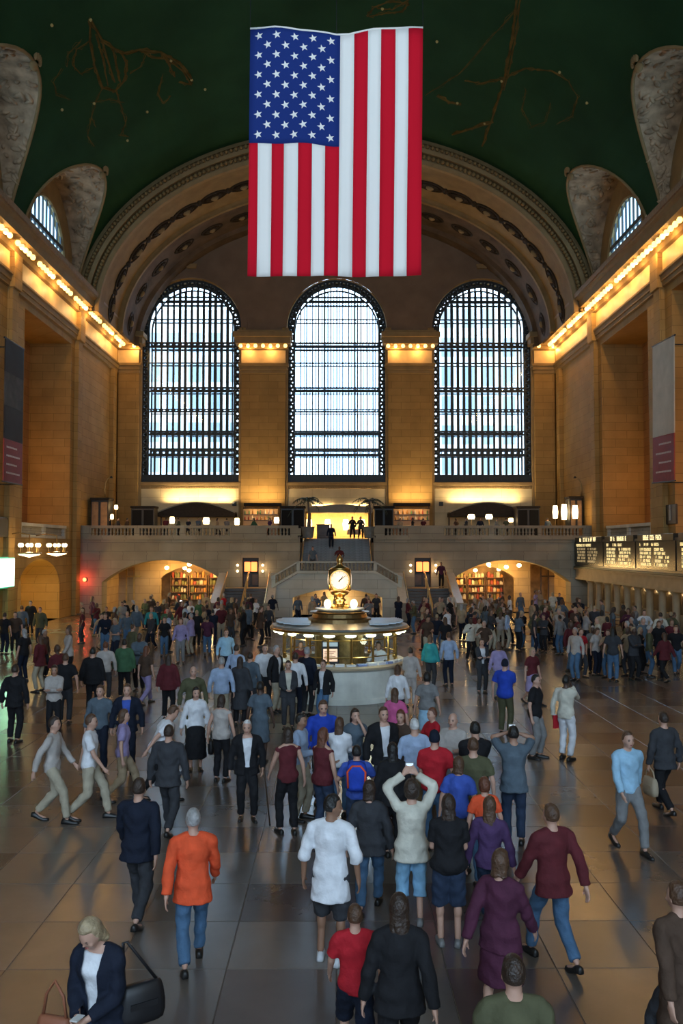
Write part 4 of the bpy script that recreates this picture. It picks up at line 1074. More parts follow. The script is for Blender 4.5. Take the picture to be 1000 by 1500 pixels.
# screen, leaflets
sc = empty('information_screen', (BX - .27, BY - 1.62, 1.08), label='upright monitor with a lit orange and white page on the booth counter', cat='screen')
MB().bbox(-.25, .25, 0, .1, .02, .72, .02).build('case', BLACK, sc)
MB().bbox(-.2, .2, -.012, 0, .12, .47, .005).build('screen', mat('screen_face', (.5, .5, .5), .3, emit=(1, .62, .36), estr=.95), sc)
MB().bbox(-.21, .21, -.02, 0, .54, .66, .01).build('header_panel', mat('screen_header', (.4, .45, .48), .4, emit=(.55, .68, .75), estr=.35), sc)
SB = mat('screen_lines', (.3, .1, .05), .4)
for k in range(6): MB().box(-.17, .05 + .1 * (k % 3) / 2, -.016, -.011, .16 + k * .045, .175 + k * .045).build('text_line', SB, sc)
LEAF = [mat('leaflet_%s' % n, c, .6) for n, c in (('white', (.75, .76, .78)), ('blue', (.25, .33, .6)), ('red', (.5, .16, .14)))]
lfm = MB().bbox(-.13, .13, -.09, .09, 0, .06, .004).mesh('leaflet_stack', LEAF[0])
rr = random.Random(2)
for k in range(15):
    a = -pi / 2 + (k - 7) * .17
    o = inst('leaflet_stack', lfm, (BX + 1.84 * cos(a), BY + 1.84 * sin(a), 1.082), None, (0, 0, a + pi / 2), (1, 1, rr.uniform(.6, 1.5)))
    o.material_slots[0].link = 'OBJECT'; o.material_slots[0].material = LEAF[0 if k % 3 else rr.choice((0, 1, 2))]
    tag(o, 'low stack of timetable leaflets on the booth ledge', 'leaflets', 'leaflet stacks on the booth ledge')

# ================================================================ DEPARTURE BOARD AND TICKET WINDOWS (south wall)
XB = 16.3
def right(px, py, X=XB): return atX(px, py, X)
YF, YN = right(845, 800).y, 36.0
zt_, zb_ = right(845, 787).z, right(845, 827).z
zl = right(856, 849).z
base = empty('ticket_counter', (XB, YF, 0), label='long ticket window arcade with stone columns along the south wall', cat='ticket counter')
Ln = YF - YN
f_ = lambda x0, x1, y0, y1: (x0, x1, y0 - Ln, y1 - Ln)
TICK = mat('ticket_stone', (.42, .33, .21), .6, vary=.12, vscale=2)
MB().bbox(-.05, W - XB, -Ln, 0, 0, .35, .03).build('plinth', TICK, base)
MB().box(-.12, W - XB, -Ln, 0, zl, zb_ - .28).box(-.22, W - XB, -Ln, .1, zb_ - .32, zb_ - .12).box(-.16, W - XB, -Ln, 0, zl - .02, zl + .1).build('entablature', TICK, base)
MB().box(.75, .85, -Ln, 0, .3, zl).build('back_panel', DARKWOOD, base)
colm = MB().lathe([(0, .35), (.27, .35), (.27, .45), (.2, .5), (.19, 1.0), (.175, zl - .2), (.22, zl - .15), (.27, zl - .08), (.27, zl), (0, zl)], 14).mesh('column', TICK, True)
cpx = [862, 874.4, 887, 900, 915, 931, 948, 967, 986]
ys_ = [right(p, 860).y for p in cpx]; dy = (ys_[0] - ys_[-1]) / 8
for k in range(12):
    y = ys_[0] - dy * k - YF
    inst('column', colm, (.12, y, 0), base)
    MB().bbox(.3, .74, y - dy + .3, y - .3, .35, 1.1, .02).build('counter_shelf', TICK, base)
    MB().quad((.5, y - dy + .25, 1.1), (.5, y - .25, 1.1), (.5, y - .25, zl), (.5, y - dy + .25, zl)).build('pane', BGLASS, base)
    MB().tube([(.48, y - dy / 2, 1.1), (.48, y - dy / 2, zl)], .03, 5).build('window_bar', BRASS, base)
    plight(base, (.66, y - dy / 2, zl - .25), 2.6, (1, .68, .3), .06)
# rope rail in front of the arcade
rl = empty('queue_barrier', (XB - 1.2, YF, 0), label='low wooden queue barrier in front of the ticket windows', cat='barrier')
MB().box(-.05, .05, -14, -1, .78, .86).build('rail', WOOD, rl)
for k in range(6): MB().cyl((0, -1 - k * 2.6, 0), (0, -1 - k * 2.6, .86), .05, n=8).build('post', WOOD, rl)
board = empty('departure_board', (XB - .15, YF, zb_), label='long black train departure board with lit yellow rows over the ticket windows', cat='board')
H_ = zt_ - zb_
BOARD = mat('board_black', (.016, .018, .015), .35, vary=.15)
MB().bbox(0, .6, -Ln, 0, -.12, H_ * .88, .03).build('board_body', BOARD, board)
MB().bbox(-.1, .7, -Ln, .05, -.22, -.1, .02).build('board_ledge', mat('board_ledge_green', (.07, .08, .05), .5), board)
LED = mat('led_yellow', (.6, .5, .25), .4, emit=(1, .80, .38), estr=.85)
LEDH = mat('led_header', (.7, .6, .4), .4, emit=(1, .83, .45), estr=1.25)
LEDD = mat('led_dim', (.4, .33, .2), .4, emit=(1, .72, .34), estr=.3)
edges = [845, 888, 936, 996, 1075]
yy_ = [right(p, 810).y - YF for p in edges]
rr = random.Random(21)
for k in range(4):
    y1, y0 = yy_[k], yy_[k + 1]; wd = y1 - y0
    s = MB().bbox(-.05, 0, y0 + .08, y1 - .08, .02, H_ * .8, .01).build('board_section', mat('board_section_black', (.012, .014, .012), .25), board)
    MB().bbox(-.06, .5, y0 + .3, y1 - .3, H_ * .8, H_ * .99, .02).build('header_box', BOARD, board)
    def glyphs(ya, yb, z, h, m, name):
        """illegible row of segment characters"""
        mb = MB(); y = ya; cw = h * .72
        while y > yb + cw:
            if rr.random() < .74:
                sh = h * .22
                st = rr.choice([(1, 1, 0), (1, 0, 1), (1, 1, 1), (0, 1, 1)])
                mb.box(-.075, -.062, y - cw * .25, y, z, z + h)
                if st[0]: mb.box(-.075, -.062, y - cw * .8, y, z + h - sh * .9, z + h)
                if st[1]: mb.box(-.075, -.062, y - cw * .8, y, z + h * .4, z + h * .4 + sh * .8)
                if st[2]: mb.box(-.075, -.062, y - cw * .8, y, z, z + sh * .9)
            y -= cw * 1.15
        if mb.v: mb.build(name, m, s)
    glyphs(y1 - wd * .22, y1 - wd * .78, H_ * .83, H_ * .13, LEDH, 'header_text')
    glyphs(y1 - wd * .1, y1 - wd * .62, H_ * .66, H_ * .085, LED, 'text_row')
    for r in range(5):
        z = H_ * (.53 - r * .105); m = LED if k >= 1 else LEDD
        glyphs(y1 - wd * .13, y1 - wd * .42, z, H_ * .075, m, 'text_row'); glyphs(y1 - wd * .5, y1 - wd * rr.uniform(.75, .9), z, H_ * .075, m, 'text_row')

# ================================================================ WALL ITEMS
def wall_frame(px0, px1, y0, y1, sx, off=.12):
    X = sx * (W - off)
    a, b = atX(px0, y0, X), atX(px1, y1, X)
    return X, a.y, b.y
RED = mat('banner_red', (.20, .018, .022), .7, vary=.15); BWHITE = mat('banner_grey', (.42, .38, .30), .7, vary=.12, vscale=1.2); BDARK = mat('banner_photo_dark', (.011, .010, .009), .8, vary=.5, vscale=1.0); BMID = mat('banner_photo_grey', (.045, .04, .033), .8, vary=.6, vscale=1.5)
def banner(sx, px_far, px_near, y_top, y_bot, X, frac, top_mats, label, tilt=0):
    ya, yb = atX(px_far, 600, X).y, atX(px_near, 600, X).y        # far, near
    ym = (ya + yb) / 2
    zt = EYE.z + (atX((px_far + px_near) / 2, y_top, X).z - EYE.z); zb = atX((px_far + px_near) / 2, y_bot, X).z
    e = empty('hanging_banner', (X, ym, zb), label=label, cat='banner')
    hw = (ya - yb) / 2; H = zt - zb
    e.rotation_euler = (radians(tilt), 0, 0)
    MB().bbox(-.03, .03, -hw, hw, 0, H * frac, .005).build('red_panel', RED, e)
    z = H * frac; step = (H - z) / len(top_mats)
    for m in top_mats:
        MB().bbox(-.03, .03, -hw, hw, z, z + step, .005).build('picture_panel', m, e); z += step
    MB().cyl((0, -hw - .1, H), (0, hw + .1, H), .05, n=8).build('banner_pole', IRON, e)
    MB().cyl((0, -hw - .1, 0), (0, hw + .1, 0), .04, n=8).build('banner_pole', IRON, e)
    for zz in (0, H): MB().cyl((0, hw * .6, zz), (sx * 1.35, hw * .6, zz), .035, n=6).build('bracket', IRON, e)
    wt = mat('banner_lettering', (.6, .5, .45), .7)
    for k in range(4):
        mb = MB(); y = -hw * .75
        zz = H * frac * (.2 + .2 * k)
        while y < hw * (.4 if k % 2 else .7):
            mb.box(-sx * .045, -sx * .03, y, y + .14, zz, zz + H * .012); y += .2
        mb.build('lettering', wt, e)
    return e
banner(-1, 33, 6, 502, 708, -W + 1.3, .30, [BDARK, BMID, BDARK], 'tall hanging banner with dark portrait and red foot on the north wall')
banner(1, 955, 986, 500, 706, W - 1.3, .33, [BWHITE, BWHITE], 'tall hanging banner with pale top and red foot on the south wall', 2)
# dark framed panel on the south wall, dark box on the north wall
X, ya, yb = wall_frame(973, 990, 740, 768, 1); zt = atX(981, 739, X).z; zb = atX(981, 768, X).z
e = empty('dark_wall_panel', (X, (ya + yb) / 2, zb), label='black framed panel with a pale upright figure above the departure board', cat='panel')
hw = abs(ya - yb) / 2
MB().bbox(0, .1, -hw, hw, 0, zt - zb, .02).build('frame', BLACK, e)
MB().bbox(-.03, 0, -hw * .15, hw * .2, .2, (zt - zb) * .75, .02).sphere((-.02, 0, (zt - zb) * .85), (.03, .12, .14), 8, 6).build('figure', mat('pale_figure', (.3, .28, .25), .6), e)
X, ya, yb = wall_frame(17, -8, 758, 787, -1); zt = atX(8, 758, X).z; zb = atX(8, 787, X).z
e = empty('dark_wall_box', (X, (ya + yb) / 2, zb), label='plain black box mounted on the north wall above the bright screen', cat='panel')
MB().bbox(-.3, .1, -abs(ya - yb) / 2, abs(ya - yb) / 2, 0, zt - zb, .03).build('case', BLACK, e); MB().bbox(.1, .13, -abs(ya - yb) / 2 + .1, abs(ya - yb) / 2 - .1, .1, zt - zb - .1, .01).build('front', IRON, e)
# bright screen on the north wall
X, ya, yb = wall_frame(22, -10, 815, 862, -1, .3); zt = atX(8, 816, X).z; zb = atX(8, 862, X).z
e = empty('bright_screen', (X, (ya + yb) / 2, zb), label='glowing white and mint green screen on the north wall', cat='screen')
hw = abs(ya - yb) / 2
MB().bbox(-.2, 0, -hw, hw, 0, zt - zb, .05).build('case', mat('screen_green_case', (.05, .3, .2), .4, emit=(.12, .9, .5), estr=.5), e)
MB().bbox(0, .03, -hw + .08, hw - .08, .08, zt - zb - .08, .02).build('screen', mat('mint_screen', (.6, .8, .7), .4, emit=(.72, 1, .86), estr=1.9), e)
alight(e, (.1, 0, (zt - zb) / 2), (0, radians(-60), 0), 1.2, 1.6, 130, (.35, 1, .55))
# red signal lamp
p = at(125, 849, YB)
e = empty('red_lamp', (p.x, YB, p.z), label='red signal lamp on the wall beside the north market arch', cat='lamp')
MB().sphere((0, -.2, 0), .13, 12, 8).build('globe', mat('red_globe', (.8, .1, .05), .4, emit=(1, .16, .05), estr=7), e, smooth=True)
MB().lathe([(0, 0), (.16, 0), (.14, .06), (0, .08)], 12).build('base', BLACK, e, rot=(pi / 2, 0, 0)); plight(e, (0, -.55, 0), 45, (1, .07, .03), .1)
# chandelier clusters over the north doorway
for k, (px, yy) in enumerate(((43, 811), (83, 810))):
    p = atX(px, yy, -W + 1.2)
    e = empty('chandelier', (p.x, p.y, p.z), label='glowing globe chandelier over the north arched doorway, %s the market arch' % ('farther from' if k == 0 else 'nearer to'), cat='chandelier')
    MB().lathe([(0, .1), (.1, .08), (.5, 0), (.55, -.06), (.3, -.12), (0, -.2)], 20).build('bowl', LAMPW, e, smooth=True)
    MB().torus((0, 0, .02), .58, .05, (0, 0, 1), 24, 6).cyl((0, 0, 0), (0, 0, 1.0), .03, n=6).tube([(0, 0, 1.0), (-.6, 0, 1.1), (-1.2, 0, 1.0)], .03, 6).build('frame', OLDBRASS, e)
    for q in range(6):
        a = 2 * pi * q / 6
        MB().sphere((cos(a) * .5, sin(a) * .5, .45), .11, 10, 8).build('globe', LAMPW, e, smooth=True)
        MB().cyl((cos(a) * .45, sin(a) * .45, 0), (cos(a) * .5, sin(a) * .5, .38), .02, n=5).build('arm', OLDBRASS, e)
    plight(e, (.5, 0, .3), 30, (1, .7, .3), .2)
# light in the yellow passage and on the recess walls
for k, (y, pw) in enumerate(((50.6, 620), (38.8, 300))):
    e = empty('passage_lamp', (-W - 1.2, y - 1.6, 3.05), label='ceiling lamp inside the yellow north doorway' if k == 0 else 'ceiling lamp inside the next north doorway', cat='lamp')
    MB().lathe([(0, .05), (.2, .05), (.22, 0), (.12, -.1), (0, -.12)], 14).build('bowl', LAMPW, e, smooth=True)
    plight(e, (0, 0, -.3), pw, (1, .68, .2), .15)
for sx in (-1, 1):
    for k, (yc, hw) in enumerate(REC):
        e = empty('recess_lamp', (sx * (W + 1.9), yc - 1.2, ZREC0 + 2.2), label='standing lamp hidden deep in the %s tall %s recess' % (('far', 'near')[k], 'north' if sx < 0 else 'south'), cat='lamp')
        MB().lathe([(0, -2.2), (.25, -2.2), (.22, -2.12), (.04, -2.05), (.04, 0), (.2, .1), (.25, .3), (0, .3)], 12).build('stand', OLDBRASS, e)
        MB().sphere((0, 0, .38), .2, 12, 8).build('globe', LAMPW, e, smooth=True)
        plight(e, (0, 0, .9), 330, (1, .5, .16), .3)

# ================================================================ FLAG
YFL = 26.0
TL, TR, BL, BR = P(365, 44, YFL), P(617, 44, YFL), P(360, 403, YFL), P(612, 402, YFL)
fw = (TR.x - TL.x); fh = (TL.z - BL.z)
flag = empty('flag', ((TL.x + TR.x) / 2, YFL, BL.z), label='huge red, white and blue flag hanging vertically under the vault', cat='flag')
def fpos(u, v, d=0.0):
    """u 0..1 across, v 0..1 up"""
    x = (u - .5) * fw + (v - .5) * (TL.x - BL.x)
    sag = -.22 * fw / 6.6 * (1 - 2 * abs(u - .5)) * v + .012 * sin(u * 9)
    z = v * fh + sag
    y = .07 * sin(u * 11 + v * 2.2) + .04 * sin(u * 23 - v * 5) + .12 * sin(v * 4 + 1)
    return V((x, y - d, z))
def cloth(u0, u1, v0, v1, nu, nv, t=.012, off=0.0):
    mb = MB(); idx = []
    vs = []
    for s in (0, 1):
        for j in range(nv + 1):
            for i in range(nu + 1):
                vs.append(fpos(u0 + (u1 - u0) * i / nu, v0 + (v1 - v0) * j / nv, off + (t if s == 0 else 0)))
    N = (nu + 1) * (nv + 1); fs = []
    for j in range(nv):
        for i in range(nu):
            a = j * (nu + 1) + i; fs += [(a, a + 1, a + nu + 2, a + nu + 1), (N + a, N + a + nu + 1, N + a + nu + 2, N + a + 1)]
    edge = [j for j in range(nu + 1)] + [j * (nu + 1) + nu for j in range(1, nv + 1)] + [nv * (nu + 1) + i for i in range(nu - 1, -1, -1)] + [j * (nu + 1) for j in range(nv - 1, 0, -1)]
    for a, b in zip(edge, edge[1:] + edge[:1]): fs.append((a, N + a, N + b, b))
    return mb.add(vs, fs)
def flag_mat(name, col):
    m = mat(name, col, .9, bump=.1, bscale=3, spec=.03); nt = m.node_tree; L = nt.links.new
    t = nt.nodes.new('ShaderNodeBsdfTranslucent'); t.inputs[0].default_value = (*col, 1); mx = nt.nodes.new('ShaderNodeMixShader'); mx.inputs[0].default_value = .2
    o = nt.nodes['Material Output']; L(nt.nodes['Principled BSDF'].outputs[0], mx.inputs[1]); L(t.outputs[0], mx.inputs[2]); L(mx.outputs[0], o.inputs[0])
    return m
FR = flag_mat('flag_red', (.60, .012, .03)); FWH = flag_mat('flag_white', (.86, .86, .84)); FB = flag_mat('flag_blue', (.018, .04, .20))
bounds = [365, 378, 398, 416, 437, 457, 476, 496.5, 517, 537, 556, 577, 596, 617]
us_ = [(b - 365) / 252 for b in bounds]
CV = 1 - (210 - 44) / 359
for k in range(13):
    cloth(us_[k], us_[k + 1], 0, CV if k < 7 else 1, 3, 26).build('stripe', FR if k % 2 == 0 else FWH, flag, smooth=True)
can = cloth(0, us_[7], CV, 1, 14, 18, .014).build('canton', FB, flag, smooth=True)
def star(u, v):
    mb = MB(); pts = []
    for q in range(10):
        r = (.165 if q % 2 == 0 else .066) * fw / 6.6; a = pi / 2 + pi * q / 5 + .25
        pts.append((cos(a) * r, sin(a) * r))
    F_ = lambda x, z, d_: fpos(u + x / fw, v + z / fh, .02 + d_)
    n = len(pts); vs = [F_(x, z, .008) for x, z in pts] + [F_(x, z, -.004) for x, z in pts] + [F_(0, 0, .01), F_(0, 0, -.004)]
    fs = [(k, (k + 1) % n, 2 * n) for k in range(n)] + [(n + (k + 1) % n, n + k, 2 * n + 1) for k in range(n)] + [(k, n + k, n + (k + 1) % n, (k + 1) % n) for k in range(n)]
    mb.add(vs, fs).build('star', FWH, can)
for r in range(11):
    n = 5 if r % 2 == 0 else 4
    for c_ in range(n):
        u = us_[7] * ((c_ * 2 + (1 if n == 5 else 2)) / 10.0)
        star(u, 1 - (1 - CV) * (r + .75) / 11.6)
# two spots added unseen behind the photographer, only to brighten the flag
for sx in (-1, 1):
    src = V((sx * 15.6, -3.0, 21.9)); tgt = V((0.0, YFL, BL.z + fh * .5))
    e = empty('added_flag_light', src, label='added unseen black spotlight on the %s cornice, aimed at the flag' % ('north' if sx < 0 else 'south'), cat='added_flag_light')
    q_ = (tgt - src).to_track_quat('-Z', 'Y')
    bd = MB().lathe([(0, .35), (.16, .33), (.22, 0), (.2, 0), (.0, .1)], 16).build('housing', BLACK, e); bd.rotation_euler = q_.to_euler()
    MB().cyl((0, 0, -.55), (0, 0, 0), .03, n=6).build('stem', BLACK, e)
    l = bpy.data.lights.new('lamp_light', 'SPOT'); l.energy = 13500; l.spot_size = radians(16.5); l.spot_blend = .35; l.color = (.80, .91, 1); l.shadow_soft_size = .15
    lo = bpy.data.objects.new('lamp_light', l); link(lo, e); lo.rotation_euler = q_.to_euler()
hd = MB(); hd.tube([fpos(k / 14, 1.003, .0) for k in range(15)], .035, 6); hd.build('hoist_rope', FWH, flag)
for u in (0.0, .5, 1.0):
    p = fpos(u, 1.0); zc = ZC + VB * sqrt(1 - ((p.x + flag.location.x) / W) ** 2) - flag.location.z
    MB().cyl((p.x, p.y, p.z), (p.x, p.y, zc), .012, n=5).build('hanging_cable', IRON, flag)
# ================================================================ PEOPLE
from mathutils import noise as mnoise
import numpy as np
CLO = dict(white=(.70, .71, .74), cream=(.58, .55, .46), paleblue=(.33, .42, .58), skyblue=(.30, .50, .66), blue=(.05, .10, .42), royal=(.02, .06, .42), navy=(.009, .013, .026), black=(.012, .012, .014),
           charcoal=(.04, .042, .048), grey=(.19, .19, .19), slate=(.09, .12, .15), brown=(.07, .042, .028), tan=(.36, .27, .17), khaki=(.40, .35, .26), olive=(.085, .085, .045), green=(.05, .12, .06), teal=(.03, .25, .27),
           maroon=(.10, .017, .022), red=(.42, .015, .025), orange=(.72, .09, .03), pink=(.52, .10, .25), lavender=(.30, .25, .44), plum=(.07, .018, .04), jeans=(.07, .14, .24), lightjeans=(.22, .42, .60), darkjeans=(.025, .04, .075), purple=(.07, .035, .10), stripe=(.42, .38, .35))
CN = dict(paleblue='pale blue', skyblue='sky blue', royal='royal blue', lightjeans='light blue', darkjeans='dark blue', stripe='pale striped')
def cloth_mat(c): return mat('cloth_' + c, CLO[c], .85, vary=.16, vscale=7, bump=.35, bscale=14, spec=.25)
SKIN = {k: mat('skin_' + k, c, .55, vary=.06, vscale=8) for k, c in dict(fair=(.50, .29, .21), mid=(.38, .21, .14), tan=(.27, .14, .085), dark=(.075, .04, .027)).items()}
HAIRC = {k: mat('hair_' + k, c, .5, vary=.3, vscale=14, bump=.5, bscale=30) for k, c in dict(black=(.01, .009, .008), brown=(.085, .042, .022), dark=(.035, .02, .013), auburn=(.13, .045, .022), blond=(.36, .27, .16), grey=(.33, .32, .31), white=(.6, .59, .57)).items()}
SHOE = {k: mat('shoe_' + k, c, .4, vary=.1) for k, c in dict(black=(.012, .012, .012), white=(.6, .62, .65), brown=(.08, .04, .02), grey=(.2, .2, .2)).items()}
EYEM = mat('eye_dark', (.02, .015, .012), .3); LIPM = mat('lip', (.3, .09, .08), .5)

ARM = {'side': ((.30, -.02, .87), (.5, .7, 0)), 'fwd': ((.25, -.27, .93), (.4, .9, 0)), 'back': ((.28, .2, .9), (.5, .9, 0)), 'fold': ((-.09, -.23, 1.17), (.7, -.1, -.7)), 'photo': ((.055, -.26, 1.60), (.9, .1, -.3)),
       'up': ((.085, -.13, 1.79), (1, -.25, .25)), 'phone': ((.05, -.28, 1.14), (.5, .5, -.8)), 'hip': ((.2, -.05, 1.02), (1, .6, 0)), 'front': ((.05, -.25, 1.02), (.6, .5, -.5)), 'strap': ((.12, -.14, 1.30), (.6, -.2, -1)),
       'chin': ((.05, -.17, 1.50), (.5, -.1, -1)), 'pocket': ((.2, -.06, .93), (.9, .7, 0)), 'behind': ((.05, .18, .98), (.8, .6, 0)), 'cane': ((.27, -.16, .92), (.4, .9, 0))}
def ik(a, t, L1, L2, pole):
    d = t - a; Dn = min(d.length, (L1 + L2) * .998); n = d.normalized()
    c = max(-1, min(1, (L1 * L1 + Dn * Dn - L2 * L2) / (2 * L1 * Dn)))
    p = (pole - n * pole.dot(n)).normalized()
    return a + n * L1 * c + p * L1 * sqrt(max(0, 1 - c * c)), a + n * Dn
def capsule(mb, p0, r0, p1, r1, n=10, flat=False):
    d = (p1 - p0).normalized(); a = d.orthogonal().normalized(); b = d.cross(a)
    R = lambda p, r: [p + (a * cos(2 * pi * i / n) + b * sin(2 * pi * i / n)) * r for i in range(n)]
    st = [R(p0 - d * r0 * .5, r0 * .6), R(p0, r0)]
    st += [R(p1, r1)] if flat else [R(p1, r1), R(p1 + d * r1 * .8, r1 * .55)]
    mb.loft(st)
def eloft(mb, rings, T, n=16):
    """rings (z, rx, ry, yc)"""
    mb.loft([[T @ V((rx * cos(2 * pi * i / n), yc + ry * sin(2 * pi * i / n), z)) for i in range(n)] for z, rx, ry, yc in rings])

class Fig: pass
def figure(s):
    """lays out skeleton and shapes of one person, in metres, feet on z = 0, facing -Y"""
    g = Fig(); k = s['h'] / 1.75; fem = s.get('fem', False); gi = s.get('girth', 1.0)
    legs = s.get('legs', 'stand'); drop = 0
    if legs == 'walk': ank = {1: V((.08, -.30, .09)), -1: V((-.08, .30, .15))}; drop = .04
    elif legs == 'walk2': ank = {1: V((.08, .28, .15)), -1: V((-.08, -.28, .09))}; drop = .035
    elif legs == 'contra': ank = {1: V((.12, -.05, .085)), -1: V((-.10, .05, .085))}; drop = .005
    elif legs == 'wide': ank = {1: V((.16, 0, .085)), -1: V((-.16, .02, .085))}; drop = .01
    else: ank = {1: V((.10, 0, .085)), -1: V((-.10, .01, .085))}
    U = Matrix.Translation((0, 0, .95 - drop)) @ Matrix.Rotation(radians(s.get('twist', 0)), 4, 'Z') @ Matrix.Rotation(radians(s.get('lean', 1)), 4, 'X') @ Matrix.Rotation(radians(s.get('side', 0)), 4, 'Y') @ Matrix.Translation((0, 0, -.95))
    hy, hp = s.get('head', (0, 0))
    Hd = U @ Matrix.Translation((0, .005, 1.50)) @ Matrix.Rotation(radians(hy), 4, 'Z') @ Matrix.Rotation(radians(hp), 4, 'X')
    sw = .165 if fem else .19
    fine = s['voxel'] < .0125
    hip, knee, foot = {}, {}, {}
    for q in (1, -1):
        hip[q] = V((q * .085, 0, .92 - drop)); knee[q], a_ = ik(hip[q], ank[q], .435, .425, V((q * .15, -1, 0))); ank[q] = a_
    arms = s.get('arms', ('side', 'side'))
    if isinstance(arms, str): arms = (arms, arms)
    sh, el, wr = {}, {}, {}
    for q, nm in ((1, arms[0]), (-1, arms[1])):
        t, p = ARM[nm]; t = V((q * t[0], t[1], t[2])); p = V((q * p[0], p[1], p[2]))
        if s.get('armz'): t.z += s['armz']
        sh[q] = U @ V((q * sw, .0, 1.405)); el[q], wr[q] = ik(sh[q], U @ t, .295, .262, U.to_3x3() @ p)
    g.U, g.Hd, g.k, g.wr, g.el, g.ank, g.sh, g.knee = U, Hd, k, wr, el, ank, sh, knee
    hipw = 1.06 if fem else 1.0
    TOR = [(.84, .10, .075, 0), (.90, .155 * hipw, .10, .005), (.97, .165 * hipw, .105, .008), (1.05, .143, .092, 0), (1.12, .13 if fem else .14, .088, -.002), (1.22, .142 if fem else .152, .10, -.006),
           (1.31, .150 if fem else .165, .118 if fem else .11, -.012 if fem else -.004), (1.38, .150 if fem else .168, .095, 0), (1.435, .125 if fem else .14, .075, .004), (1.47, .075, .06, .008), (1.50, .055, .052, .008)]
    TOR = [(z, rx * gi, ry * gi * (1.0 if gi < 1.05 else 1.12), yc - (gi - 1) * .05) for z, rx, ry, yc in TOR]
    g.prims = {}
    # ---- body, one surface
    b = MB(); cov = .84
    longs = s['top'][0] in ('shirt', 'sweater', 'jacket', 'coat'); ac = .84 if longs else 1.0; tc_ = .8 if s['bot'][0] in ('trousers', 'jeans', 'shorts', 'capri') else .85; sc2 = .8 if s['bot'][0] in ('trousers', 'jeans') else 1.0
    eloft(b, [(z, rx * (.86 if z < 1.46 else 1), ry * (.86 if z < 1.46 else 1), yc) for z, rx, ry, yc in TOR], U)
    for q in (1, -1): capsule(b, U @ V((q * .05, .008, 1.455)), .045, U @ V((q * (sw - .03), 0, 1.412)), .047)
    b.cyl(U @ V((0, .012, 1.44)), Hd @ V((0, -.005, .07)), .06, .052, 12)
    M3 = Hd.to_3x3()
    def he(c, r, n=14, m=10): b.sphere(Hd @ V(c), r, n, m, M3)
    he((0, -.018, .126), (.077, .094, .114), 18, 14); he((0, -.048, .062), (.054, .055, .058)); he((0, -.07, .03), (.03, .03, .022))
    he((0, -.112, .098), (.0125, .02, .014)); he((0, -.106, .118), (.009, .012, .026)); he((0, -.092, .14), (.05, .02, .012)); he((0, -.098, .062), (.024, .012, .010))
    for q in (-1, 1): he((q * .075, -.005, .108), (.011, .024, .032), 8, 6); he((q * .04, -.075, .09), (.028, .03, .025))
    for q in (1, -1):
        capsule(b, sh[q], .050 * (.84 if s['top'][0] != 'vest' else 1), el[q], .041 * ac); capsule(b, el[q], .041 * ac, wr[q], .027)
        capsule(b, hip[q], .088 * tc_, knee[q], .058 * tc_)
        mid = knee[q].lerp(ank[q], .3) + V((0, .018, 0)); capsule(b, knee[q], .054 * min(1, tc_ * 1.1), ank[q], .038 * max(sc2, .9)); b.sphere(mid, (.052 * sc2, .055 * sc2, .1), 10, 8)
        fd = V((q * .16, -1, 0)).normalized() if not legs.startswith('walk') else V((q * .05, -1, 0)).normalized()
        tip = ank[q] + fd * .15; tip.z = .03; heel = ank[q] - fd * .05; heel.z = max(.035, ank[q].z - .05)
        capsule(b, heel, .032, tip, .026); foot[q] = (fd, heel, tip)
        # hand with palm, four fingers and a thumb
        d = (wr[q] - el[q]).normalized(); nm = arms[0] if q == 1 else arms[1]
        body_dir = (U @ V((0, -.02, wr[q].z)) - wr[q])
        if nm in ('up', 'photo'): d = (d * .4 + V((0, -.2, .55)) + V((-q * .25, 0, 0))).normalized()
        if nm == 'phone' or nm == 'front': d = (d + V((-q * .5, -.2, 0))).normalized()
        pn = V((-q, 0, 0)) if nm in ('side', 'fwd', 'back', 'cane') else V((0, 0, 1)) if nm in ('phone', 'front') else V((-q * .4, -1, 0)) if nm in ('up', 'photo') else V((-q * .3, .8, -.3))
        pn = (pn - d * pn.dot(d)).normalized(); sd = d.cross(pn)
        if (sd.y > 0 and nm in ('side', 'fwd', 'back', 'cane')): sd = -sd            # thumb side points forward
        if nm in ('phone', 'front', 'up', 'photo') and sd.dot(V((-q, 0, .6))) < 0: sd = -sd
        w0 = wr[q]; R3 = Matrix((sd, pn, d)).transposed()
        b.sphere(w0 + d * .05, (.041, .017, .056), 10, 8, R3)
        capsule(b, w0 - d * .01, .027, w0 + d * .03, .026, 8)
        if fine:
            curl = .9 if nm in ('up', 'photo', 'phone', 'cane', 'front') else .45
            for fi in range(4):
                base = w0 + d * .092 + sd * (.03 - .02 * fi) - pn * 0
                Lf = (.07, .078, .073, .058)[fi]
                c1 = (d * cos(curl * .6) + pn * sin(curl * .6)); c2 = (d * cos(curl * 1.7) + pn * sin(curl * 1.7))
                m_ = base + c1 * Lf * .5; capsule(b, base - d * .02, .0098, m_, .0092, 7); capsule(b, m_, .0092, m_ + c2 * Lf * .5, .008, 7)
            tb = w0 + d * .03 + sd * .03; t1 = tb + (sd * .65 + d * .7 + pn * .3).normalized() * .038; t2 = t1 + (d * .8 + pn * .45 + sd * .1).normalized() * .034
            capsule(b, tb, .0125, t1, .011, 7); capsule(b, t1, .011, t2, .009, 7)
        else:
            capsule(b, w0 + d * .07, .026, w0 + d * .13 + pn * .03, .02, 8); capsule(b, w0 + d * .04 + sd * .03, .014, w0 + d * .09 + sd * .045 + pn * .01, .012, 7)
    g.prims['person'] = (b, SKIN[s.get('skin', 'fair')])
    # ---- clothing
    top, tc = s['top']; bot, bc = s['bot']
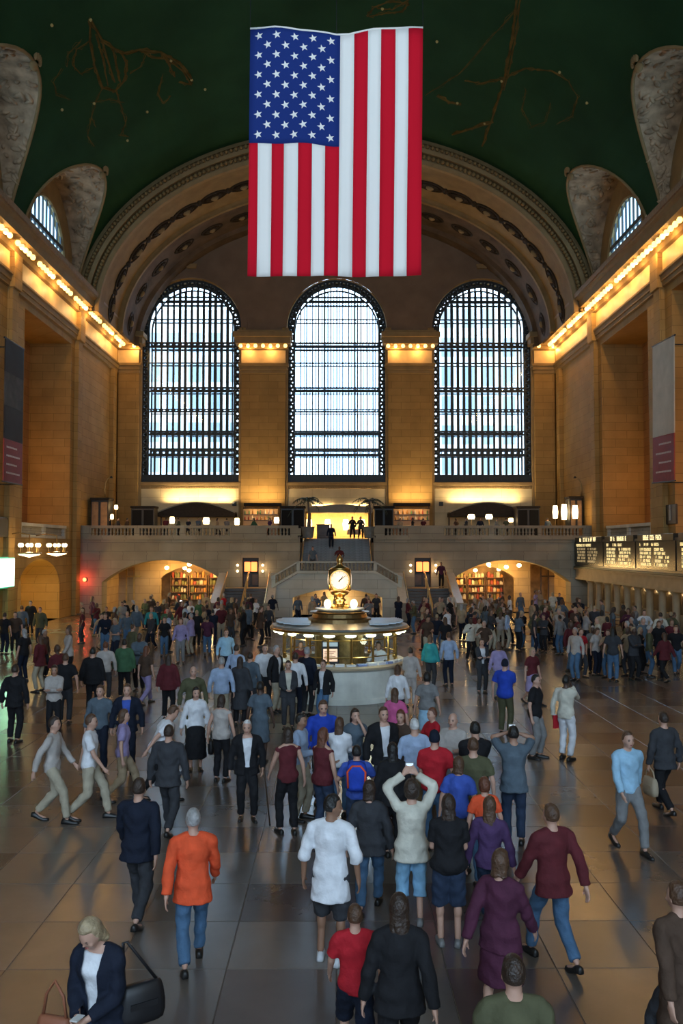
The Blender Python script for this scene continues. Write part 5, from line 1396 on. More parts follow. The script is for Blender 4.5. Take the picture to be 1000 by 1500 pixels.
    def torso(mb, z0, e, flare=0.0, z1=1.485):
        rr_ = []
        for z, rx, ry, yc in TOR:
            if z < z0 - .001 or z > z1: continue
            f = flare * max(0, (1.12 - z) / .3)
            ee = e if z < 1.45 else e * .6
            rr_.append((z, rx + ee + f, ry + ee + f, yc))
        if rr_[0][0] > z0 + .02:
            z, rx, ry, yc = rr_[0]; rr_.insert(0, (z0, rx + flare * .1, ry + flare * .1, yc))
        if z0 < .84:
            z, rx, ry, yc = [r for r in rr_ if r[0] >= .9][0]
            rr_ = [(z0, rx + .012 + flare, ry + .015 + flare, yc)] + [r for r in rr_ if r[0] >= .9]
        eloft(mb, rr_, U, 18)
    def sleeve(mb, e, kind):
        for q in (1, -1):
            capsule(mb, U @ V((q * .05, .008, 1.45)), .042 + e, sh[q], .048 + e)
            capsule(mb, sh[q], .052 + e, sh[q].lerp(el[q], .3), .052 + e)
            if kind == 'none': continue
            if kind == 'short': capsule(mb, sh[q], .052 + e, sh[q].lerp(el[q], .72), .060 + e, 12, True)
            elif kind == 'elbow': capsule(mb, sh[q], .052 + e, el[q], .056 + e, 12); capsule(mb, el[q], .054 + e, el[q].lerp(wr[q], .25), .052 + e, 12, True)
            else:
                capsule(mb, sh[q], .051 + e, el[q], .044 + e, 12); capsule(mb, el[q], .046 + e, el[q].lerp(wr[q], .95), .036 + e, 12, True)
    t = MB()
    if top == 'tee': torso(t, s.get('hem', .84), .02, .012); sleeve(t, .016, 'short'); nmn = 'shirt'
    elif top == 'longtee': torso(t, s.get('hem', .70), .026, .016); sleeve(t, .016, 'elbow'); nmn = 'shirt'
    elif top == 'vest': torso(t, s.get('hem', .86), .014, .0); [capsule(t, sh[q], .058, sh[q].lerp(el[q], .12), .062, 10, True) for q in (1, -1)]; nmn = 'top'
    elif top in ('shirt', 'sweater'): torso(t, s.get('hem', .86), .018 if top == 'shirt' else .024, .008); sleeve(t, .013 if top == 'shirt' else .018, 'long'); nmn = top
    elif top == 'jacket': torso(t, s.get('hem', .80), .03, .015); sleeve(t, .02, 'long'); nmn = 'jacket'
    elif top == 'coat':
        torso(t, .84, .034, .02); sleeve(t, .022, 'long'); nmn = 'coat'
        eloft(t, [(.42, .23, .20, .0), (.65, .205, .17, .0), (.9, .19, .135, .0), (1.02, .17, .12, 0)], Matrix.Translation((0, 0, -drop)), 18)
    elif top == 'dress':
        torso(t, .84, .014, .0); sleeve(t, .012, 'short'); nmn = 'dress'
        eloft(t, [(.46, .215, .18, .0), (.7, .205, .16, .0), (.9, .185, .13, .0), (1.05, .15, .105, 0)], Matrix.Translation((0, 0, -drop)), 18)
    g.prims[nmn] = (t, cloth_mat(tc)); g.topname = nmn
    if top == 'jacket' and s.get('open'):
        u = MB(); torso(u, .88, .012, 0, 1.44); g.prims['shirt'] = (u, cloth_mat(s['open']))
    p = MB()
    def hips(e): eloft(p, [(z, rx + e, ry + e, yc) for z, rx, ry, yc in TOR if .84 <= z <= 1.06], Matrix.Translation((0, 0, -drop)) , 18)
    bn = {'trousers': 'trousers', 'jeans': 'jeans', 'shorts': 'shorts', 'capri': 'capri_trousers', 'skirt': 'skirt'}.get(bot)
    if bot == 'skirt':
        hips(.012); eloft(p, [(s.get('skz', .42), .235, .20, .0), (.6, .225, .19, .0), (.85, .195, .15, .0), (1.0, .17, .115, 0)], Matrix.Translation((0, 0, -drop)), 18)
    elif bot:
        hips(.012)
        for q in (1, -1):
            loose = .024 if bot in ('shorts', 'capri') else .017
            capsule(p, hip[q], .09 + loose * .7, knee[q], .062 + loose, 12)
            if bot == 'shorts': capsule(p, hip[q], .092 + loose, knee[q].lerp(ank[q], .12), .074 + loose, 12, True)
            else:
                f = .45 if bot == 'capri' else .96
                capsule(p, knee[q], .061 + loose, knee[q].lerp(ank[q], f), (.058 if bot == 'capri' else .048) + loose, 12, True)
                if bot != 'capri': p.sphere(knee[q].lerp(ank[q], .3) + V((0, .014, 0)), (.063, .066, .1), 10, 8)
    if bn: g.prims[bn] = (p, cloth_mat(bc))
    # ---- hair
    st, hc = s.get('hair', ('short', 'dark'))
    if st != 'none':
        hb = MB(); rx, ry, rz = .078, .094, .114
        n, m = 20, 14
        big = {'short': 1.1, 'crop': 1.06, 'bob': 1.17, 'long': 1.15, 'curly': 1.3, 'bald': 1.05, 'pony': 1.1, 'cap': 1.12}[st]
        vs = []
        for a in range(m + 1):
            th = pi * a / m
            for i in range(n):
                ph = 2 * pi * i / n; d = V((sin(th) * cos(ph), sin(th) * sin(ph), cos(th)))
                front = max(0, min(1, (-d.y - .12) / .3)); low = max(0, min(1, (.62 - d.z) / .2))
                k_ = front * low
                nape = max(0, min(1, (-.45 - d.z) / .2)) if st not in ('long', 'bob', 'curly') else max(0, min(1, (-.7 - d.z) / .2))
                topm = max(0, min(1, (d.z - .35) / .2)) if st == 'bald' else 0
                mk = 1 - max(k_, nape, topm)
                sc_ = .86 + (big - .86) * mk
                if st == 'curly' and mk > .5: sc_ *= 1 + .1 * mnoise.noise(d * 6)
                vs.append(Hd @ V((d.x * rx * sc_, -.018 + .008 + d.y * ry * sc_, .128 + .006 + d.z * rz * sc_)))
        fs = []
        for a in range(m):
            for i in range(n):
                j = (i + 1) % n; fs.append((a * n + i, a * n + j, (a + 1) * n + j, (a + 1) * n + i))
        hb.add(vs, fs)
        if st in ('long', 'bob'):
            z1 = -.17 if st == 'long' else .0
            ring = lambda z, w_, t_, y: [Hd @ V((w_ * (1 + .09 * sin(i * 2.9 + z * 40)) * cos(2 * pi * i / 14), y + t_ * (1 + .16 * sin(i * 2.3 + z * 31)) * sin(2 * pi * i / 14), z + .02 * sin(i * 1.9))) for i in range(14)]
            hb.loft([ring(.16, .076, .06, .025), ring(.08, .083, .06, .03), ring(.02, .082, .05, .04), ring((z1 + .02) / 2 - .01, .085, .042, .052), ring(z1, .06, .025, .07)])
        if st == 'pony': hb.tube([Hd @ V((0, .08, .16)), Hd @ V((0, .13, .12)), Hd @ V((0, .12, .0)), Hd @ V((0, .11, -.08))], .03, 8, [.03, .038, .032, .012])
        if st == 'cap':
            g.direct_cap = True
            hb.loft([[Hd @ V((.06 * cos(2 * pi * i / 10), -.13 - .03 + .05 * sin(2 * pi * i / 10), .165 + dz)) for i in range(10)] for dz in (-.006, .006)])
        g.hair = (hb, HAIRC[hc] if st != 'cap' else cloth_mat(hc), 'cap' if st == 'cap' else 'hair')
    else: g.hair = None
    # ---- shoes
    g.shoes = []
    if True:
        for q in (1, -1):
            fd, heel, tip = foot[q]; sm = MB(); sdv = V((-fd.y, fd.x, 0)); up = (V((0, 0, 1)))
            slope = (heel.z - .035)
            rings = []
            for t_, wd, hh in ((-.045, .022, .05), (-.03, .036, .075), (.03, .04, .085), (.10, .043, .065), (.17, .044, .05), (.225, .034, .042), (.25, .014, .03)):
                c = heel + fd * t_; zb = max(0.0, slope * (1 - max(0, t_) / .14)) * 1.0
                c.z = zb
                rings.append([c + sdv * wd * x + up * hh * z for x, z in ((-1, .0), (-1, .35), (-.8, .75), (-.3, 1), (.3, 1), (.8, .75), (1, .35), (1, 0))])
            sm.loft(rings); g.shoes.append(sm)
    return g

TMP = bpy.data.scenes.new('tmp')
_pending = []
def want(mb, voxel, name, smooth=2):
    me = bpy.data.meshes.new(name); me.from_pydata(mb.v, [], mb.f); me.update()
    bm = bmesh.new(); bm.from_mesh(me); bmesh.ops.recalc_face_normals(bm, faces=bm.faces); bm.to_mesh(me); bm.free()
    o = bpy.data.objects.new('tmp_' + name, me); TMP.collection.objects.link(o)
    r = o.modifiers.new('r', 'REMESH'); r.mode = 'VOXEL'; r.voxel_size = voxel; r.use_smooth_shade = True
    if smooth: sm = o.modifiers.new('s', 'SMOOTH'); sm.factor = .5; sm.iterations = smooth
    return o
def gather():
    vl = TMP.view_layers[0]; vl.update(); dg = vl.depsgraph
    out = {}
    for o in list(TMP.collection.objects):
        me = bpy.data.meshes.new_from_object(o.evaluated_get(dg)); out[o.name] = me; me.name = o.data.name
    return out

PEOPLE = []
def person(px, ytop, h, rz, top, bot, hair, label, feet=False, **kw):
    s = dict(h=h, top=top, bot=bot, hair=hair, label=label, rz=rz, **kw)
    p = ground(px, ytop, 0 if feet else h); s['pos'] = V((p.x, p.y)); s['px'] = px
    PEOPLE.append(s); return s
Pn = person
# ---- nearest figures
LADY = Pn(150, 1328, 1.65, -18, ('jacket', 'navy'), ('trousers', 'darkjeans'), ('bob', 'blond'), 'person in navy jacket with pale blond bob looking down at joined hands', fem=1, open='white', arms=('front', 'front'), head=(-14, 28), lean=6, hem=.72)
Pn(203, 1135, 1.72, 175, ('jacket', 'navy'), ('trousers', 'charcoal'), ('short', 'dark'), 'person in dark navy jacket and charcoal trousers walking away behind the blond person', legs='walk', arms=('fwd', 'back'))
Pn(283, 1180, 1.68, 190, ('jacket', 'orange'), ('jeans', 'jeans'), ('short', 'grey'), 'person in bright orange jacket and blue jeans walking away', legs='walk2', arms=('back', 'fwd'), hem=.76)
BOY = Pn(484, 1163, 1.76, 168, ('longtee', 'white'), ('shorts', 'charcoal'), ('short', 'black'), 'person in long white T-shirt, dark shorts and white sneakers seen from behind', skin='tan', shoes='white', arms=('side', 'side'), head=(-62, 4), legs='contra', hem=.66, girth=1.0)
CAMW = Pn(602, 1143, 1.66, 182, ('sweater', 'cream'), ('capri', 'lightjeans'), ('curly', 'dark'), 'person in cream cardigan and light blue capri trousers raising a camera overhead', fem=1, arms=('up', 'up'), head=(0, -6), shoes='grey', hem=.78, girth=1.1)
Pn(668, 1161, 1.64, 176, ('tee', 'black'), ('shorts', 'darkjeans'), ('long', 'dark'), 'person in black top and knee-length dark shorts beside the cream cardigan', fem=1, shoes='grey', arms=('phone', 'phone'), girth=1.18)
Pn(531, 1328, 1.40, 185, ('tee', 'red'), ('shorts', 'navy'), ('short', 'brown'), 'child in red T-shirt and navy shorts walking just behind the white T-shirt', legs='walk', arms=('fwd', 'back'))
Pn(572, 1296, 1.66, 178, ('jacket', 'black'), ('trousers', 'black'), ('long', 'dark'), 'person dressed all in black with long dark hair at the picture foot', fem=1, legs='walk2', arms=('side', 'back'))
Pn(808, 1172, 1.72, 200, ('jacket', 'maroon'), ('jeans', 'jeans'), ('short', 'brown'), 'person in maroon jacket and blue jeans striding away alone', legs='walk', arms=('fwd', 'back'))
Pn(732, 1240, 1.64, 150, ('jacket', 'plum'), ('skirt', 'plum'), ('bob', 'brown'), 'person in plum jacket and plum skirt', fem=1, legs='walk2', arms=('back', 'fwd'), skz=.5)
Pn(752, 1392, 1.70, 180, ('jacket', 'olive'), ('trousers', 'black'), ('short', 'dark'), 'person in dark olive jacket cut off by the picture foot', arms=('side', 'side'), legs='walk')
Pn(918, 1066, 1.76, 12, ('shirt', 'skyblue'), ('trousers', 'grey'), ('short', 'brown'), 'person in sky blue shirt and grey trousers walking towards the camera', legs='walk', arms=('back', 'fwd'))
Pn(972, 1040, 1.70, 195, ('jacket', 'charcoal'), ('trousers', 'black'), ('short', 'dark'), 'person in charcoal jacket carrying a tan shopping bag', legs='walk2', arms=('side', 'side'), bag='tan')
Pn(994, 1285, 1.70, 200, ('coat', 'brown'), ('trousers', 'charcoal'), ('short', 'brown'), 'person in long brown coat at the picture edge', legs='walk', arms=('back', 'fwd'))
CANE = Pn(362, 1053, 1.62, 8, ('jacket', 'black'), ('trousers', 'black'), ('crop', 'white'), 'white-haired person in open black suit leaning on a cane', open='white', arms=('cane', 'side'), legs='contra', head=(-6, 5), girth=1.08)
Pn(424, 1066, 1.62, 200, ('vest', 'maroon'), ('trousers', 'black'), ('bob', 'dark'), 'person in maroon sleeveless top and black trousers beside the blue shirt', fem=1, arms=('fwd', 'side'), legs='contra')
N2 = Pn(439, 1044, 1.72, 70, ('shirt', 'paleblue'), ('trousers', 'khaki'), ('short', 'black'), 'person in pale blue shirt holding a white paper bag', skin='tan', arms=('side', 'phone'), legs='contra')
Pn(470, 1066, 1.66, 140, ('vest', 'maroon'), ('jeans', 'darkjeans'), ('long', 'auburn'), 'person in maroon vest with long auburn hair and dark jeans', fem=1, arms=('phone', 'side'), girth=1.1)
Pn(473, 1024, 1.78, 5, ('sweater', 'royal'), ('trousers', 'charcoal'), ('short', 'brown'), 'person in royal blue sweater facing the camera', head=(4, 10), girth=1.1)
Pn(498, 1050, 1.60, 165, ('shirt', 'white'), ('jeans', 'jeans'), ('long', 'brown'), 'person in white top with long brown hair seen from behind', fem=1, arms=('fold', 'fold'))
Pn(518, 1038, 1.66, 20, ('tee', 'slate'), ('jeans', 'darkjeans'), ('long', 'dark'), 'person in slate T-shirt raising a hand to the face', fem=1, arms=('chin', 'side'))
BACKP = Pn(523, 1092, 1.50, 178, ('tee', 'blue'), ('jeans', 'darkjeans'), ('short', 'black'), 'short person in blue T-shirt wearing a red and blue backpack', arms=('strap', 'strap'))
Pn(578, 1008, 1.60, 172, ('tee', 'pink'), ('jeans', 'jeans'), ('long', 'brown'), 'person in bright pink T-shirt near the booth', fem=1)
Pn(562, 1034, 1.76, 15, ('jacket', 'black'), ('trousers', 'charcoal'), ('short', 'brown'), 'person in black jacket open over a white shirt amid the group', open='white', arms=('phone', 'side'))
Pn(586, 1040, 1.62, -20, ('shirt', 'brown'), ('trousers', 'brown'), ('bob', 'auburn'), 'person in brown blouse with auburn bob amid the group', fem=1, arms=('fold', 'fold'))
Pn(607, 1052, 1.70, 185, ('shirt', 'paleblue'), ('trousers', 'tan'), ('crop', 'white'), 'white-haired person in pale blue shirt seen from behind', girth=1.12)
Pn(574, 1088, 1.60, 190, ('jacket', 'black'), ('trousers', 'black'), ('long', 'black'), 'person in black jacket with long black hair before the white-haired one', fem=1, girth=1.1)
Pn(638, 1070, 1.72, 180, ('tee', 'red'), ('jeans', 'jeans'), ('cap', 'navy'), 'person in red T-shirt and navy cap seen from behind', girth=1.15, arms=('phone', 'side'))
Pn(634, 1036, 1.62, -65, ('tee', 'red'), ('trousers', 'charcoal'), ('short', 'auburn'), 'person in red top with short auburn hair facing the group', fem=1, arms=('fold', 'fold'))
Pn(664, 1043, 1.72, -30, ('shirt', 'stripe'), ('trousers', 'grey'), ('bald', 'grey'), 'balding person in pale striped shirt facing the red cap', girth=1.12, arms=('fold', 'fold'))
Pn(706, 1058, 1.76, 185, ('jacket', 'black'), ('trousers', 'charcoal'), ('short', 'black'), 'tall person in black jacket beside the photographer in slate', arms=('fold', 'fold'))
Pn(690, 1082, 1.70, 178, ('tee', 'olive'), ('trousers', 'olive'), ('short', 'brown'), 'stout person in olive T-shirt and olive trousers', girth=1.2)
Pn(679, 1110, 1.56, 160, ('tee', 'blue'), ('jeans', 'darkjeans'), ('bob', 'brown'), 'person in blue T-shirt with brown bob near the black top', fem=1)
Pn(702, 1136, 1.40, 185, ('tee', 'orange'), ('jeans', 'jeans'), ('curly', 'auburn'), 'child in orange T-shirt with curly auburn hair', fem=1)
PHOTO = Pn(741, 1062, 1.74, 172, ('tee', 'slate'), ('jeans', 'darkjeans'), ('short', 'black'), 'person in slate T-shirt and dark jeans taking a photograph', skin='mid', arms=('photo', 'photo'), girth=1.08, hem=.78)
Pn(706, 1166, 1.56, 165, ('shirt', 'purple'), ('jeans', 'darkjeans'), ('long', 'brown'), 'person in purple blouse and dark jeans', fem=1, legs='walk')
Pn(541, 1140, 1.60, 170, ('jacket', 'charcoal'), ('jeans', 'jeans'), ('bob', 'dark'), 'person in charcoal jacket and jeans between white T-shirt and cream cardigan', fem=1, legs='walk2')
Pn(739, 965, 1.78, 150, ('tee', 'royal'), ('trousers', 'olive'), ('cap', 'navy'), 'person in royal blue T-shirt, olive trousers and navy cap', arms=('side', 'fold'), girth=1.12)
Pn(783, 987, 1.76, 60, ('tee', 'black'), ('jeans', 'grey'), ('crop', 'black'), 'person in black T-shirt and grey jeans standing alone on open floor', legs='contra', girth=1.05)
Pn(828, 988, 1.76, 140, ('shirt', 'cream'), ('trousers', 'white'), ('crop', 'black'), 'person all in white holding a red folder', skin='dark', arms=('side', 'chin'), legs='contra')
Pn(625, 985, 1.64, 170, ('tee', 'grey'), ('skirt', 'skyblue'), ('curly', 'black'), 'person in grey top and sky blue skirt', fem=1, arms=('side', 'side'), girth=1.1)
Pn(601, 948, 1.66, 175, ('shirt', 'stripe'), ('trousers', 'stripe'), ('short', 'dark'), 'person in pale striped outfit at the booth ledge', fem=1, arms=('phone', 'side'))
Pn(582, 974, 1.60, 170, ('shirt', 'white'), ('trousers', 'charcoal'), ('bob', 'brown'), 'person in white blouse with a dark cross-body bag', fem=1, bag='black')
Pn(630, 930, 1.68, 150, ('shirt', 'teal'), ('trousers', 'charcoal'), ('bob', 'brown'), 'person in bright teal shirt behind the booth crowd', fem=1, girth=1.15)
Pn(657, 926, 1.72, 195, ('shirt', 'paleblue'), ('trousers', 'navy'), ('short', 'brown'), 'person in pale blue shirt next to the teal shirt')
Pn(705, 935, 1.66, 10, ('jacket', 'charcoal'), ('trousers', 'charcoal'), ('bob', 'dark'), 'person in charcoal jacket open over white facing the camera', fem=1, open='white', arms=('fold', 'fold'))
Pn(730, 940, 1.66, 185, ('shirt', 'lavender'), ('trousers', 'grey'), ('bob', 'brown'), 'person in lavender shirt behind the navy cap', fem=1)
Pn(779, 946, 1.64, 30, ('tee', 'maroon'), ('skirt', 'lavender'), ('long', 'blond'), 'person in maroon T-shirt and lavender skirt', fem=1, legs='walk')
# ---- north side of the booth
WB = Pn(287, 1006, 1.64, 10, ('sweater', 'white'), ('skirt', 'black'), ('bob', 'black'), 'person in white sweater and long black skirt with a dark handbag', fem=1, arms=('side', 'side'), skz=.25, head=(10, 0), bag='black')
Pn(324, 1018, 1.62, 165, ('vest', 'stripe'), ('trousers', 'black'), ('bob', 'dark'), 'person in pale striped sleeveless top seen from behind', fem=1, girth=1.08)
Pn(283, 975, 1.76, 15, ('shirt', 'olive'), ('trousers', 'olive'), ('bald', 'brown'), 'balding person in olive shirt behind the white sweater', girth=1.05)
Pn(325, 962, 1.75, 185, ('shirt', 'paleblue'), ('trousers', 'khaki'), ('short', 'grey'), 'person in pale blue shirt and khaki trousers seen from behind', girth=1.1)
Pn(346, 944, 1.74, 160, ('shirt', 'paleblue'), ('trousers', 'charcoal'), ('short', 'dark'), 'person in pale blue shirt and charcoal trousers behind the long coat')
Pn(351, 962, 1.70, 175, ('coat', 'charcoal'), ('trousers', 'black'), ('long', 'dark'), 'person in long charcoal coat north of the booth', fem=1)
Pn(381, 998, 1.66, 172, ('dress', 'slate'), (None, None), ('short', 'black'), 'person in slate grey dress with cropped black hair', fem=1, girth=1.08, skin='dark')
Pn(404, 945, 1.80, 60, ('jacket', 'black'), ('trousers', 'khaki'), ('short', 'grey'), 'tall person in black jacket and khaki trousers at the booth', open='white')
Pn(422, 967, 1.66, 8, ('jacket', 'charcoal'), ('trousers', 'charcoal'), ('short', 'dark'), 'person in charcoal trouser suit facing the camera by the booth', fem=1, open='cream', arms=('front', 'front'))
Pn(448, 948, 1.80, 150, ('jacket', 'navy'), ('trousers', 'charcoal'), ('short', 'grey'), 'person in navy suit leaning at the booth ledge', girth=1.1)
Pn(474, 966, 1.60, -30, ('jacket', 'black'), ('jeans', 'jeans'), ('short', 'brown'), 'young person in black jacket and jeans before the booth drum', open='white')
Pn(434, 955, 1.72, 170, ('shirt', 'white'), ('trousers', 'navy'), ('short', 'dark'), 'person in white shirt between the two suits at the booth')
Pn(388, 943, 1.76, 10, ('shirt', 'white'), ('trousers', 'charcoal'), ('short', 'brown'), 'person in white shirt and charcoal trousers by the black jacket')
Pn(331, 921, 1.74, 20, ('shirt', 'skyblue'), ('trousers', 'navy'), ('short', 'brown'), 'person in sky blue shirt farther back north of the booth', girth=1.1)
Pn(366, 955, 1.70, 160, ('jacket', 'slate'), ('trousers', 'charcoal'), ('short', 'dark'), 'person in slate jacket near the long charcoal coat')
Pn(22, 973, 1.76, 175, ('jacket', 'black'), ('trousers', 'black'), ('short', 'dark'), 'person in black suit standing alone in the green screen light', legs='contra')
Pn(80, 974, 1.66, 12, ('sweater', 'stripe'), ('trousers', 'black'), ('bob', 'dark'), 'person in pale striped sweater with folded arms', fem=1, arms=('fold', 'fold'), skin='mid')
Pn(96, 957, 1.76, 190, ('tee', 'black'), ('trousers', 'charcoal'), ('short', 'brown'), 'person in black T-shirt behind the folded arms')
Pn(136, 948, 1.78, 180, ('jacket', 'black'), ('trousers', 'black'), ('short', 'black'), 'broad person in black jacket seen from behind', girth=1.12)
Pn(155, 940, 1.70, 190, ('shirt', 'stripe'), ('trousers', 'charcoal'), ('short', 'auburn'), 'person in pale striped shirt with auburn hair beside the broad black jacket')
Pn(182, 936, 1.74, 185, ('jacket', 'green'), ('trousers', 'black'), ('short', 'black'), 'person in dark green jacket near the market arch', girth=1.1)
Pn(186, 1001, 1.74, 5, ('jacket', 'navy'), ('trousers', 'navy'), ('short', 'brown'), 'person in navy suit with blue shirt facing the camera', open='blue')
Pn(148, 1003, 1.70, -5, ('shirt', 'slate'), ('trousers', 'navy'), ('short', 'brown'), 'person in slate shirt next to the navy suit')
Pn(132, 1042, 1.74, 95, ('tee', 'white'), ('trousers', 'khaki'), ('short', 'brown'), 'person in white T-shirt and khaki trousers striding across', legs='walk', arms=('back', 'fwd'))
Pn(78, 1046, 1.72, 88, ('shirt', 'stripe'), ('trousers', 'khaki'), ('short', 'dark'), 'person in pale striped shirt and khaki trousers striding across', legs='walk2', arms=('fwd', 'back'))
Pn(184, 1036, 1.62, 100, ('tee', 'lavender'), ('trousers', 'tan'), ('bob', 'brown'), 'person in lavender T-shirt and tan trousers', fem=1, legs='walk')
Pn(226, 1026, 1.74, 110, ('tee', 'white'), ('trousers', 'black'), ('short', 'brown'), 'person in white T-shirt and black trousers bending forward', legs='walk2', lean=24, arms=('fwd', 'back'), girth=1.12)
Pn(247, 958, 1.68, 180, ('jacket', 'maroon'), ('trousers', 'black'), ('long', 'dark'), 'person in maroon jacket with long dark hair near the market arch', fem=1)
Pn(214, 944, 1.68, 150, ('tee', 'brown'), ('jeans', 'lavender'), ('long', 'auburn'), 'person in brown T-shirt and lavender jeans', fem=1, legs='walk')
Pn(247, 1058, 1.70, 175, ('jacket', 'charcoal'), ('trousers', 'charcoal'), ('short', 'dark'), 'person in charcoal jacket beside the bending white T-shirt', legs='walk')
for px, yt, top, bot, hr, lab, kw in ((8, 897, ('tee', 'black'), ('trousers', 'navy'), ('short', 'dark'), 'person in black T-shirt and navy trousers under the bright screen', {}), (21, 896, ('tee', 'brown'), ('trousers', 'black'), ('short', 'black'), 'person in brown T-shirt under the bright screen', {}),
        (32, 887, ('shirt', 'slate'), ('trousers', 'charcoal'), ('short', 'brown'), 'person in slate shirt at the yellow doorway', {}), (45, 880, ('jacket', 'black'), ('trousers', 'black'), ('short', 'black'), 'person in black jacket silhouetted in the yellow doorway', {}), (59, 889, ('jacket', 'olive'), ('trousers', 'charcoal'), ('short', 'brown'), 'person in dark olive jacket before the yellow doorway', {}),
        (943, 893, ('shirt', 'white'), ('trousers', 'black'), ('short', 'dark'), 'person in white shirt with hands on hips by the ticket windows', dict(arms=('hip', 'hip'))), (967, 897, ('shirt', 'cream'), ('trousers', 'charcoal'), ('short', 'dark'), 'person in cream shirt holding a bag by the ticket windows', dict(bag='white')),
        (222, 888, ('shirt', 'teal'), ('trousers', 'black'), ('short', 'brown'), 'person in teal shirt standing in the market archway', {}), (245, 890, ('tee', 'green'), ('trousers', 'charcoal'), ('short', 'black'), 'person in green T-shirt standing in the market archway', {}), (265, 905, ('shirt', 'lavender'), ('trousers', 'grey'), ('bob', 'brown'), 'person in lavender shirt below the camera flash', dict(fem=1))):
    Pn(px, yt, 1.74, random.choice((0, 20, 170, 200)), top, bot, hr, lab, **kw)
HAND = len(PEOPLE)

# ---- the rest of the crowd
rr = random.Random(33)
TOPS = ['black', 'navy', 'charcoal', 'brown', 'slate', 'olive', 'grey', 'tan', 'maroon', 'stripe', 'white', 'paleblue', 'cream', 'lavender', 'plum', 'red', 'skyblue', 'green']
BOTS = [('trousers', 'black'), ('jeans', 'jeans'), ('trousers', 'khaki'), ('trousers', 'charcoal'), ('trousers', 'navy')]
used = {}
def crowd(zone, n, x0, x1, y0, y1, dark=False):
    c = 0; tries = 0
    while c < n and tries < 4000:
        tries += 1
        px = rr.uniform(x0, x1); fy = rr.uniform(y0, y1); p = ground(px, fy); q = V((p.x, p.y))
        if abs(q.x) > 15.2 or q.y > 57: continue
        if q.y > 51.6 and 3.4 < abs(q.x) < 8.2: continue
        if q.y > 54.0 and abs(q.x) < 4.8: continue
        if (q - V((BX, BY))).length < 2.75: continue
        if q.x > 14.3 and 40 < q.y < 60: continue
        if any((q - s['pos']).length < .62 for s in PEOPLE): continue
        t = rr.choice(TOPS[:10] if rr.random() < (.9 if dark else .6) else TOPS); b = rr.choice(BOTS)
        if (zone, t, b) in used: continue
        used[(zone, t, b)] = 1
        fem = rr.random() < .45
        pose = rr.randrange(5); st = ['shirt', 'tee', 'jacket'][(pose + fem) % 3]
        hs = rr.choice(['long', 'bob']) if fem else rr.choice(['short', 'crop'])
        hc = rr.choice(['dark', 'brown', 'black', 'brown', 'blond', 'grey'])
        kind = {'shirt': 'shirt', 'tee': 'T-shirt', 'jacket': 'jacket'}[st]
        s = dict(h=rr.uniform(1.6, 1.82), top=(st, t), bot=b, hair=(hs, hc), fem=fem, rz=rr.uniform(0, 360), arch=True, pos=q, px=px, skin=rr.choice(['fair', 'fair', 'mid', 'tan', 'dark']),
                 pose=pose, label='person in %s %s and %s %s %s' % (CN.get(t, t), kind, CN.get(b[1], b[1]) if b[0] == 'trousers' else 'blue', b[0], zone))
        PEOPLE.append(s); c += 1
crowd('by the market arch north of the stairs', 40, 120, 330, 912, 962)
crowd('between the booth and the north stair flight', 20, 300, 400, 905, 950)
crowd('right behind the information booth', 8, 400, 600, 905, 925)
crowd('between the booth and the south stair flight', 30, 600, 720, 905, 975)
crowd('before the market arch south of the stairs', 44, 690, 850, 905, 960, True)
crowd('in the dark queue at the ticket windows', 40, 830, 1000, 918, 1000, True)
crowd('on the north floor near the green light', 9, 10, 240, 962, 1040, True)
# keep bodies from running into one another
for it in range(90):
    for i in range(len(PEOPLE)):
        for j in range(i + 1, len(PEOPLE)):
            a, b = PEOPLE[i], PEOPLE[j]; d = a['pos'] - b['pos']
            mn = .56 * (.5 * (a.get('girth', 1) + b.get('girth', 1)))
            if abs(d.x) < mn and abs(d.y) < mn and d.length < mn:
                if d.length < 1e-3: d = V((0, .1))
                d2 = V((d.x * .5, d.y)); d2.normalize()
                mv = d2 * (mn - d.length) * .5; a['pos'] = a['pos'] + mv; b['pos'] = b['pos'] - mv
    for s in PEOPLE:
        d = s['pos'] - V((BX, BY))
        if d.length < 2.35: s['pos'] = V((BX, BY)) + d.normalized() * 2.35

# ---- archetypes for the far crowd, shared meshes
ARCHP = [dict(arms=('side', 'side'), legs='stand'), dict(arms=('fwd', 'back'), legs='walk2'), dict(arms=('fold', 'fold'), legs='contra'), dict(arms=('phone', 'side'), legs='stand', head=(0, 20)), dict(arms=('pocket', 'strap'), legs='wide')]
arch_cache = {}
def key_of(s): return (s['pose'], bool(s['fem']), s['top'][0], s['hair'][0])
jobs = []
def submit(s, tagname):
    g = figure(s); parts = {}
    vx = s['voxel']
    for nme, (mb, m) in g.prims.items():
        v_ = vx if nme == 'person' else s.get('cvoxel', .028)
        o = want(mb, v_, nme, 2 if vx > .016 else 2); parts[nme] = (o.name, m)
    if g.hair:
        hb, hm, hn = g.hair
        o = want(hb, max(.012, vx), hn, 2); parts[hn] = (o.name, hm)
    return g, parts
for s in PEOPLE:
    if s.get('arch'):
        kx = key_of(s)
        if kx not in arch_cache:
            t = dict(h=1.75, top=s['top'], bot=('trousers', 'black'), hair=s['hair'], fem=s['fem'], voxel=.028, **ARCHP[s['pose']])
            arch_cache[kx] = submit(t, 'a')
        s['g'], s['parts'] = arch_cache[kx]; s['scale'] = s['h'] / 1.75
    else:
        s['voxel'] = .0105 if s['pos'].y < 11.5 else .02 if s['pos'].y < 21 else .024; s['cvoxel'] = .015 if s['pos'].y < 11.5 else .022 if s['pos'].y < 21 else .027
        s['g'], s['parts'] = submit(s, 'p'); s['scale'] = s['h'] / 1.75
MESH = gather()
